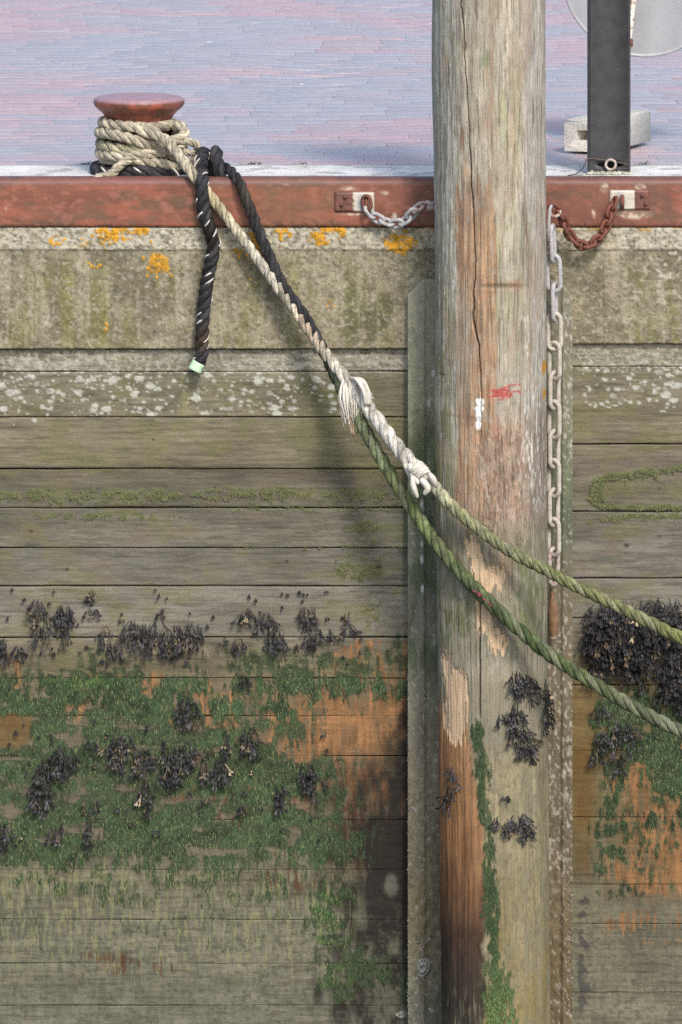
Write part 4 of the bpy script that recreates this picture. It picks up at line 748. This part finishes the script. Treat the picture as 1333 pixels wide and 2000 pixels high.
def concrete_foot():
    a = math.atan2(.145, .35); y0 = .70; near = P(1186, 299, y0); ux = np.array([-math.cos(a), math.sin(a)]); uy = np.array([math.sin(a), math.cos(a)]); W_, D_, H_ = .128, .37, .088
    A = Acc(); nx, nz, ny = 14, 10, 24
    def face(fu, fv, nu, nv):
        u, v = np.meshgrid(np.linspace(0, 1, nu), np.linspace(0, 1, nv)); V = np.stack([near[0]+fu(u, v)[0], near[1]+fu(u, v)[1], fu(u, v)[2]], -1)
        C = np.array((.37, .36, .33))*(.75+.5*fbm(V[..., 0]*60+V[..., 1]*40, V[..., 2]*60, 7, 4))[..., None]; A.add(V, gridF(nv, nu), None, C.reshape(-1, 3))
    zb = .0; b = .006
    # front frame round a carrying slot, slot walls, sides, top (slightly tapered upwards)
    def pt(s, d, z): t = 1-.04*z/H_; return (near[0]+ux[0]*s*W_+uy[0]*d*D_, near[1]+ux[1]*s*W_+uy[1]*d*D_, zb+z)
    s0, s1, z0, z1 = .16, .70, .030, .060
    fr = [pt(0, 0, 0), pt(1, 0, 0), pt(1, 0, H_-b), pt(0, 0, H_-b), pt(s0, 0, z0), pt(s1, 0, z0), pt(s1, 0, z1), pt(s0, 0, z1), pt(s0, .22, z0), pt(s1, .22, z0), pt(s1, .22, z1), pt(s0, .22, z1)]
    q = [(0, 1, 5, 4), (1, 2, 6, 5), (2, 3, 7, 6), (3, 0, 4, 7), (4, 5, 9, 8), (5, 6, 10, 9), (6, 7, 11, 10), (7, 4, 8, 11), (8, 9, 10, 11)]
    A.add(fr, q, None, (.62, .59, .52))
    bb = b/W_; bd = b/D_
    sd = [pt(0, 0, 0), pt(0, 1, 0), pt(0, 1, H_-b), pt(0, 0, H_-b), pt(1, 0, 0), pt(1, 1, 0), pt(1, 1, H_-b), pt(1, 0, H_-b), pt(bb, bd, H_), pt(bb, 1-bd, H_), pt(1-bb, 1-bd, H_), pt(1-bb, bd, H_)]
    A.add(sd, [(0, 3, 2, 1), (4, 5, 6, 7), (1, 2, 6, 5), (8, 11, 10, 9), (3, 8, 9, 2), (2, 9, 10, 6), (6, 10, 11, 7), (7, 11, 8, 3)], None, (.60, .57, .50))
    tag(A.build('concrete_foot', M['concrete'], shade=False), 'pale concrete foot block with a carrying slot, lying on the paving behind the black post', 'sign base')
    return pt
pt = concrete_foot()
def road_sign():
    y = .92; base = np.array(pt(.35, .6, .088)); X = lambda p, q, d=y: P(p, q, d)
    t = tag(empty('road_sign', base), 'round grey sign seen from behind on a thin white rusty pole', 'sign')
    A = Acc(); top = X(1258, -170); b0 = np.array([base[0], base[1], base[2]-.03]); q = np.array([b0+(top-b0)*s for s in np.linspace(0, 1, 30)])
    tube(A, q, .0085, 12)
    g = G('flaking_white_paint', .6); n = g.noise(g.pos(), 70, 5, .6); g.color(g.mix(g.mr(n, .52, .6), (.74, .72, .66), (.35, .22, .13))); g.bump(n, .3, .002)
    attach(A.build('pole', g.m), t)
    at = lambda py: b0+(top-b0)*((zof(py, y)-b0[2])/(top[2]-b0[2]))
    A = Acc(); r0 = 163*S*(CD+y+.03)/CD; c = P(1260, -51, y+.026); n = 96; a = np.linspace(0, 2*np.pi, n, endpoint=False)
    rings = [(r0-.012, .0), (r0-.006, -.001), (r0-.001, -.004), (r0, -.002), (r0, .004), (r0-.004, .005)]
    V = [(c[0]+r*math.cos(q_), c[1]+dy, c[2]+r*math.sin(q_)) for r, dy in rings for q_ in a]+[tuple(c), (c[0], c[1]+.005, c[2])]
    m = len(rings)
    A.add(V, gridF(m, n, wrap=True), [(m*n, (i+1) % n, i) for i in range(n)]+[(m*n+1, (m-1)*n+i, (m-1)*n+(i+1) % n) for i in range(n)])
    g = G('dull_aluminium', .5, .5); n_ = g.noise(g.pos((1, 1, .4)), 16, 5, .6); n2 = g.noise(g.pos((3, 1, .5)), 90, 2, .5); cc = g.mix(g.mr(n_, .3, .7), (.30, .31, .33), (.38, .39, .41)); cc = g.mix(g.math('MULTIPLY', g.mr(n2, .70, .74), .5), cc, (.16, .15, .15)); g.color(cc); g.rough(g.mr(n_, .3, .7, .4, .6)); g.b.inputs['Metallic'].default_value = .3
    attach(A.build('sign_plate', g.m), t)
    A = Acc(); cp = at(83); bevel_box(A, cp+[0, .006, 0], (.013, .016, .011), 0, .002); attach(A.build('clamp', M['rust'], shade=False), t)
road_sign()
def grass_tuft(px0, py0, n, label):
    A = Acc(); c = P(px0, py0, .425)
    for i in range(n):
        a = rng.uniform(0, 6.28); l = rng.uniform(.006, .02); d = np.array([math.cos(a)*.9, math.sin(a)*.3, rng.uniform(.3, 1)]); p = np.array([c[0]+rng.normal(0, .014), .426+rng.uniform(-.006, .006), -.008]); s = np.array([-math.sin(a), math.cos(a), 0])*.0016
        A.add([p-s, p+s, p+d*l*.6+s*.8, p+d*l*.6-s*.8, p+d*l+[0, 0, -l*.15]], [(0, 1, 2, 3)], [(3, 2, 4)], np.array((.07, .11, .03))*rng.uniform(.6, 1.4))
    o = A.build('grass_tuft', M['tint'], shade=False); tag(o, label, 'grass', 'grass tufts in the joint behind the coping')
for a in ((171, 316, 46, 'small grass tuft in the joint behind the coping, left of the bollard'), (494, 316, 50, 'small grass tuft behind the coping, to the right of the black rope loops'), (588, 316, 34, 'low faint grass tuft behind the coping, midway between bollard and pile'), (1256, 316, 40, 'low grass tuft in front of the concrete foot block')): grass_tuft(*a)

# ------------------------------------------------------------------ growth: algae strands, moss, seaweed, barnacles
def strands(P0, L, Wd, Cc, nrm, lift, name, label, cat):
    """many small hanging blades: root points P0, lengths, widths, colours, outward normals"""
    n = len(P0); side = np.stack([-nrm[:, 1], nrm[:, 0], np.zeros(n)], 1); sw = rng.normal(0, .2, n)
    dn = np.stack([np.zeros(n), np.zeros(n), -np.ones(n)], 1)+side*sw[:, None]
    w2 = side*(Wd/2)[:, None]; p1 = P0+dn*(L*.45)[:, None]+nrm*(lift)[:, None]; p2 = P0+dn*L[:, None]+nrm*(lift*.7)[:, None]+side*(rng.normal(0, .15, n)*L)[:, None]
    b0 = P0+nrm*.0004
    V = np.stack([b0-w2*.7, b0+w2*.7, p1+w2, p1-w2, p2], 1).reshape(-1, 3); o = np.arange(n)[:, None]*5
    o_ = mk(name, V, [o+np.array([[0, 1, 2, 3]]), o+np.array([[3, 2, 4]])], M['tint'], None, np.repeat(Cc, 5, 0), shade=False)
    return tag(o_, label, cat, kind='stuff')
def sample(n, x0, x1, y0, y1, f):
    out = []
    while sum(map(len, out)) < n:
        x = rng.uniform(x0, x1, 40000); y = rng.uniform(y0, y1, 40000); k = rng.random(40000) < f(x, y); out.append(np.stack([x[k], y[k]], 1))
    return np.concatenate(out)[:n]
pts = np.concatenate([sample(92000, -20, 800, 1250, 2010, lambda x, y: algae_cov(x, y)*np.clip(algae(x, y)+.1, 0, 1)), sample(20000, 1115, 1350, 1340, 1760, lambda x, y: algae_cov(x, y)*algae(x, y))])
n = len(pts); base = np.stack([(pts[:, 0]-666.5)*S, np.full(n, .024), (350-pts[:, 1])*S], 1)
cl = fbm(pts[:, 0]/16, pts[:, 1]/16, 101, 3); u = rng.random(n)
Cc = np.array((.025, .047, .019))*(.35+.9*nz(pts[:, 0]/13, pts[:, 1]/13, 101)+.7*nz(pts[:, 0]/45, pts[:, 1]/30, 103)+1.6*u**3)[:, None]; pk = (rng.random(n) < np.where((pts[:, 1] > 1700) & (pts[:, 0] < 590), .5, .17)); Cc[pk] = np.array((.16, .18, .08))*(.4+1.2*rng.random(pk.sum()))[:, None]
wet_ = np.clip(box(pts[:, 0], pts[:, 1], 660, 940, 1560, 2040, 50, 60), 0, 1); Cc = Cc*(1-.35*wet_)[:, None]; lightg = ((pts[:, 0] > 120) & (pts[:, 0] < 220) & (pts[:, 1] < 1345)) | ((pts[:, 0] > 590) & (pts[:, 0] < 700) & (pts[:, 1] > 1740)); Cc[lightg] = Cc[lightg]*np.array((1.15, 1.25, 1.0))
strands(base, rng.uniform(.006, .022, n), rng.uniform(.0006, .0017, n), Cc, np.tile([0, -1.0, 0], (n, 1)), rng.uniform(.0005, .0035, n), 'green_algae', 'short hanging green algae covering the lower planks of the quay wall', 'algae')
pm = sample(3600, 905, 1010, 1380, 2010, lambda x, y: pile_moss(x, y, np.arcsin(np.clip((x-965)/105, -1, 1))*110)); n = len(pm); b = pile_surf(pm[:, 0], pm[:, 1], .0015); nr = b-pile_surf(pm[:, 0], pm[:, 1], -.05); nr[:, 2] = 0; nr /= np.linalg.norm(nr, axis=1)[:, None]
br = smooth(1800, 1960, pm[:, 1]); Cc = (np.array((.045, .075, .03))*(1-br)[:, None]+np.array((.11, .17, .055))*br[:, None])*(.5+1.1*rng.random(n))[:, None]
strands(b, rng.uniform(.006, .018, n), rng.uniform(.0007, .0019, n), Cc, nr, rng.uniform(.001, .005, n), 'green_algae', 'strip of green algae running down the front of the timber pile', 'algae')
def mossf(r): return lambda x, y: cover(.75*moss(x, y, r), nz(x/12, y/8, 33, 4), .15)
mp = np.concatenate([sample(5000, -20, 795, 900, 1310, mossf(False)), sample(4200, 1120, 1350, 900, 1060, mossf(True))]); n = len(mp)
strands(np.stack([(mp[:, 0]-666.5)*S, np.full(n, .023), (350-mp[:, 1])*S], 1), rng.uniform(.002, .005, n), rng.uniform(.0008, .002, n), np.array((.13, .145, .06))*(.4+1.1*rng.random(n))[:, None], np.tile([0, -1.0, 0], (n, 1)), rng.uniform(.001, .0035, n), 'moss', 'yellow-green moss lining the plank joints above the tide line', 'moss')

def wrack_geo(A, x, y, w_, h, n, surf, depth=.02, pale_=.10):
    """one bladderwrack plant: small forked flat fronds hanging in an uneven bunch from around photo point (x, y)"""
    small = h < 26
    for i in range(n):
        v = rng.random()**1.3; bx = x+rng.uniform(-.42, .42)*w_*math.sqrt(max(.08, 1-(2*v*.9-.85)**2)); by = y+v*h*(.25 if small else .6); L = min(rng.uniform(20, 40), h*.75)*(rng.uniform(.6, 1.1)); ang = np.clip((bx-x)/w_*.8, -.4, .4)+rng.normal(0, .26); o0 = rng.uniform(0, depth)*(.35+.65*v)
        base = np.array((.027, .026, .027)) if rng.random() > pale_*.6 else np.array((.12, .095, .06)); base = base*rng.choice([.5, .8, 1, 1.3, 2.6], p=[.25, .25, .25, .17, .08])
        segs = [(bx, by, ang, o0*.4, 0)]
        while segs:
            sx, sy, an, o, lv = segs.pop(); l = L*(.5, .32, .26)[lv]*rng.uniform(.8, 1.2); k = 3; ts = np.linspace(0, 1, k)
            X = sx+math.sin(an)*l*ts; Y = sy+math.cos(an)*l*ts; O = o+(o0*.5+.002)*ts+.002*np.sin(ts*3); O = np.maximum(O, .001)
            c = surf(X, Y, O); wd = (np.array([.0007, .0012, .0013]), np.array([.0010, .0016, .0013]), np.array([.0011, .0021, .0009]))[lv]*rng.uniform(.8, 1.4); tw = rng.normal(0, .8)
            sd = np.array([math.cos(an)*math.cos(tw), -math.sin(tw), math.sin(an)]); sd /= np.linalg.norm(sd)
            V = np.stack([c-sd*wd[:, None], c+sd*wd[:, None]], 1).reshape(-1, 3); A.add(V, gridF(k, 2), None, np.tile(base*(1, 1.05, 1.2)[lv], (2*k, 1)))
            if lv < 2:
                for sg in (-1, 1): segs.append((X[-1], Y[-1], an*.8+sg*rng.uniform(.12, .42), O[-1], lv+1))
def wall_surf(X, Y, out): return np.stack([(np.asarray(X)-666.5)*S, .020-np.asarray(out), (350-np.asarray(Y))*S], -1)
def psurf(X, Y, out): return np.array([pile_surf(a, b, o) for a, b, o in zip(X, Y, out)])
WR = [  # x, y of holdfast, width, height, fronds, label, category group
 (75, 1172, 34, 122, 70, 'tall dark bladderwrack plant on the grey plank, second from the left edge of the wall'),
 (125, 1182, 40, 84, 70, 'dense dark bladderwrack plant just right of the tall one, above the green band'),
 (8, 1244, 28, 62, 34, 'dark bladderwrack cut by the left edge of the picture, just above the green band'),
 (38, 1262, 22, 26, 18, 'small dark seaweed tuft between the left edge and the tall seaweed plant'),
 (183, 1152, 24, 26, 16, 'small dark seaweed tuft highest on the grey plank, under the plank joint'),
 (180, 1192, 34, 18, 18, 'flat little seaweed tuft below the highest tuft on the grey plank'),
 (202, 1222, 18, 34, 16, 'thin seaweed tuft left of the long seaweed row on the grey plank'),
 (216, 1252, 22, 32, 20, 'small isolated seaweed tuft below the joint, left of the long seaweed row'),
 (262, 1212, 50, 66, 56, 'leftmost plant of the long bladderwrack row over the plank joint'),
 (302, 1212, 56, 88, 80, 'largest plant of the long bladderwrack row, hanging lowest over the joint'),
 (342, 1222, 40, 66, 50, 'plant right of the largest one in the long bladderwrack row'),
 (376, 1216, 48, 66, 56, 'rightmost plant of the long bladderwrack row, with a paler tip'),
 (486, 1188, 46, 30, 30, 'upper small clump of the seaweed group in the middle of the grey plank'),
 (512, 1198, 44, 46, 42, 'middle plant of the seaweed group in the middle of the grey plank'),
 (540, 1232, 42, 52, 48, 'lowest dark plant of the middle seaweed group, hanging over the joint'),
 (466, 1244, 20, 32, 18, 'small tuft at the lower left of the middle seaweed group'),
 (602, 1186, 44, 52, 46, 'dark spiky plant right of the middle seaweed group on the grey plank'),
 (608, 1238, 22, 32, 18, 'small tuft under the dark spiky plant, at the joint'),
 (680, 1196, 16, 46, 16, 'thin seaweed tuft farthest right on the grey plank, near the post'),
 (645, 1228, 14, 30, 12, 'tiny seaweed tuft at the joint between the spiky plant and the thin right tuft'),
 (370, 1362, 44, 62, 46, 'lone bladderwrack clump in the middle of the green band, above the lower row'),
 (478, 1318, 22, 28, 16, 'small seaweed tuft at the left end of the bare orange wood'),
 (126, 1458, 56, 68, 60, 'leftmost big bladderwrack plant of the lower row in the green algae'),
 (240, 1436, 74, 92, 95, 'biggest fan-shaped bladderwrack of the lower row, with one brown frond'),
 (330, 1462, 58, 88, 80, 'dark shaggy bladderwrack in the centre of the lower row'),
 (278, 1462, 40, 56, 40, 'low ragged seaweed tuft between the biggest fan and the shaggy clump of the lower row'),
 (86, 1484, 40, 50, 40, 'ragged seaweed between the leftmost plant and the large drooping bladderwrack below it'),
 (374, 1446, 34, 68, 36, 'narrow plant right of the shaggy one in the lower row'),
 (400, 1486, 16, 50, 18, 'slim seaweed strand between the narrow plant and the brownish fan'),
 (430, 1482, 36, 56, 40, 'brownish fan-shaped seaweed near the right end of the lower row'),
 (440, 1438, 16, 48, 14, 'thin pale seaweed strand above the brownish fan'),
 (490, 1420, 36, 64, 46, 'pointed seaweed tuft high at the right end of the lower row'),
 (600, 1492, 36, 72, 46, 'rightmost seaweed tuft in front of the dark orange wood'),
 (546, 1528, 30, 48, 30, 'small bluish seaweed tuft left of the rightmost tuft'),
 (80, 1522, 50, 84, 64, 'large drooping bladderwrack below the leftmost plant of the lower row'),
 (286, 1522, 32, 76, 34, 'long brown-streaked seaweed hanging below the biggest fan'),
 (178, 1560, 36, 26, 18, 'small ragged tuft between the drooping plant and the brown-streaked seaweed'),
 (2, 1608, 34, 58, 40, 'dark seaweed clump cut by the left edge, low in the green algae'),
 (102, 1612, 18, 36, 16, 'small grey tuft low in the algae, left one of a close pair'),
 (120, 1608, 14, 30, 12, 'small grey tuft low in the algae, right one of a close pair'),
 (172, 1602, 16, 72, 20, 'long thin seaweed strand hanging lowest in the green algae'),
 (476, 1576, 42, 20, 18, 'flat seaweed tuft low in the algae, under the brownish fan'),
 (180, 1448, 32, 24, 16, 'small seaweed tuft between the two left big plants of the lower row'),
 (1214, 1408, 60, 90, 80, 'round dark bladderwrack clump below the upper green rope, right wall'),
 (1172, 1432, 36, 66, 38, 'seaweed clump left of the round one on the right wall'),
 (1176, 1366, 22, 36, 18, 'small seaweed tuft on the right wall just under the lower green rope'),
 (1208, 1488, 14, 34, 10, 'thin seaweed wisp hanging below the round clump on the right wall')]
GW = 'bladderwrack plants on the quay wall'
for x, y, w_, h, n, lab in WR:
    A = Acc(); wrack_geo(A, x, y, w_, h, int(n*.5), wall_surf, .010+.00012*w_, .30 if 'brown' in lab or 'pale' in lab or 'grey' in lab else .10)
    tag(A.build('seaweed', M['wrack'], shade=False), lab, 'seaweed', GW)
A = Acc()
for i in range(260):
    x = rng.uniform(1148, 1420); top = np.interp(x, [1145, 1170, 1230, 1333, 1420], [1195, 1172, 1168, 1156, 1150]); bot = np.interp(x, [1145, 1180, 1230, 1270, 1300, 1333, 1420], [1270, 1285, 1295, 1290, 1335, 1345, 1345]); y = rng.uniform(top, bot)
    if nz(np.array(x/26), np.array(y/22), 181) < .22: continue
    wrack_geo(A, x, y, 34, rng.uniform(30, 60), int(rng.integers(5, 14)), wall_surf, rng.uniform(.012, .045), rng.uniform(.05, .3))
tag(A.build('seaweed', M['wrack'], shade=False), 'huge thick mat of bladderwrack under the upper green rope at the right edge', 'seaweed', GW)
A = Acc()
for i in range(14): wrack_geo(A, rng.uniform(1296, 1400), rng.uniform(1300, 1365), 30, 46, 12, wall_surf, .03, .14)
tag(A.build('seaweed', M['wrack'], shade=False), 'seaweed bunch hanging at the right edge between the big mat and the lower green rope', 'seaweed', GW)
PWR = [([(1003, 1288, 30, 44, 26), (1020, 1300, 34, 50, 30), (1040, 1312, 20, 36, 14)], 'topmost bladderwrack clump on the front of the timber pile'),
       ([(1002, 1352, 30, 60, 34), (1016, 1396, 32, 56, 30), (1030, 1420, 26, 48, 22), (1000, 1402, 22, 28, 10)], 'long dark bladderwrack clump hanging below the topmost one on the timber pile'),
       ([(1064, 1318, 9, 66, 16), (1063, 1366, 10, 54, 18)], 'narrow bladderwrack strip on the right edge of the timber pile'),
       ([(985, 1572, 10, 32, 8), (1003, 1568, 26, 30, 18), (1018, 1566, 20, 32, 16), (1024, 1590, 18, 32, 18), (968, 1566, 8, 32, 8)], 'small bluish seaweed clump on the timber pile, lowest of the three near its centre'),
       ([(880, 1480, 12, 50, 10), (878, 1520, 16, 66, 14)], 'single long seaweed strand on the orange left side of the timber pile'),
       ([(984, 1530, 22, 12, 10)], 'tiny flat seaweed scrap on the pale wood of the timber pile, above the bluish clump'), ([(972, 1368, 14, 26, 8)], 'tiny seaweed tuft on the timber pile, just left of the long dark clump')]
for lst, lab in PWR:
    A = Acc()
    for x, y, w_, h, n in lst: wrack_geo(A, x, y, w_, h, int(n*.8), psurf, .010, .08)
    tag(A.build('seaweed', M['wrack'], shade=False), lab, 'seaweed', 'bladderwrack on the timber pile')
A = Acc()
for x, y in sample(90, 0, 730, 1150, 1300, lambda x, y: smooth(.5, .7, fbm(x/50, y/40, 111, 3))*.5+.04): wrack_geo(A, x, y, 6, rng.uniform(4, 12), 3, wall_surf, .004, .05)
for x, y in sample(60, 0, 640, 1400, 1640, lambda x, y: smooth(.5, .7, fbm(x/50, y/40, 112, 3))*.5+.03): wrack_geo(A, x, y, 7, rng.uniform(6, 16), 3, wall_surf, .004, .3)
tag(A.build('seaweed_scraps', M['wrack'], shade=False), 'tiny dark seaweed scraps scattered between the larger plants on the plank wall', 'seaweed', kind='stuff')
def barnacles(lst, name, label, surf):
    A = Acc(); m = 7; a = np.linspace(0, 2*np.pi, m, endpoint=False)
    for x, y, r in lst:
        c = surf([x], [y], [0.0])[0]; h = r*rng.uniform(.6, 1.0); j = rng.uniform(.85, 1.15, m); cc = np.array((.30, .28, .23))*rng.uniform(.3, 1.25)
        V = [c+np.array([r*math.cos(q)*j[i], .002, r*math.sin(q)*j[i]]) for i, q in enumerate(a)]+[c+np.array([r*.45*math.cos(q), -h, r*.45*math.sin(q)]) for q in a]+[c+np.array([0, -h*.5, 0])]
        A.add(V, [(i, (i+1) % m, (i+1) % m+m, i+m) for i in range(m)], [(2*m, m+i, m+(i+1) % m) for i in range(m)], np.vstack([np.tile(cc*.7, (m, 1)), np.tile(cc*1.2, (m, 1)), cc[None]*.2]))
    return tag(A.build(name, M['tint'], shade=False), label, 'barnacles', kind='stuff')
ps = lambda X, Y, o: np.stack([(np.asarray(X)-666.5)*S, np.where((np.asarray(X) > 832) & (np.asarray(X) < 1098), -.012, -.022), (350-np.asarray(Y))*S], -1)
bl = [(x, y, rng.uniform(.0012, .0032)) for x, y in sample(620, 797, 862, 1250, 2010, lambda x, y: smooth(1250, 1900, y)*(.25+1.2*smooth(.45, .65, fbm(x/16, y/40, 121, 3))))]+[(798+rng.normal(0, .8), y, rng.uniform(.0014, .003)) for y in rng.uniform(1320, 2000, 110)]
barnacles(bl, 'barnacles', 'barnacles crusting the left flank of the concrete post', ps)
bl = [(x, y, rng.uniform(.0012, .003)) for x, y in sample(420, 1072, 1118, 1450, 2010, lambda x, y: smooth(1400, 1950, y)*(.25+1.2*smooth(.45, .65, fbm(x/16, y/40, 122, 3))))]+[(1117+rng.normal(0, .8), y, rng.uniform(.0014, .003)) for y in rng.uniform(1320, 2000, 70)]
barnacles(bl, 'barnacles', 'barnacles crusting the right flank of the concrete post', ps)
def oyster(cx, cy, w_, h, label, yb):
    n, m = 18, 12; u = np.linspace(0, 2*np.pi, n, endpoint=False); V = []; C = []
    for j in range(m):
        t = j/(m-1); rr = (1-t)**.6
        for q in u:
            k = 1+.25*(vn(np.array(q*1.7), np.array(t*5+cx), 3)-.5)+.10*math.sin(q*3+cx); V.append(P(cx+w_*rr*k*math.cos(q), cy+h*rr*k*math.sin(q), yb-.016*t**.7+.004*math.sin(14*t+q))); C.append(np.array((.30, .31, .27))*(.6+.7*float(vn(np.array(q*3), np.array(t*9), 5))))
    return tag(mk('oyster', V, gridF(m, n, wrap=True), M['concrete'], None, C), label, 'oyster')
oyster(826, 1888, 17, 21, 'pale grey oyster stuck to the left flank of the concrete post, low down', -.016)
oyster(784, 1982, 15, 9, 'small oyster at the foot of the plank wall, beside the concrete post', .03)
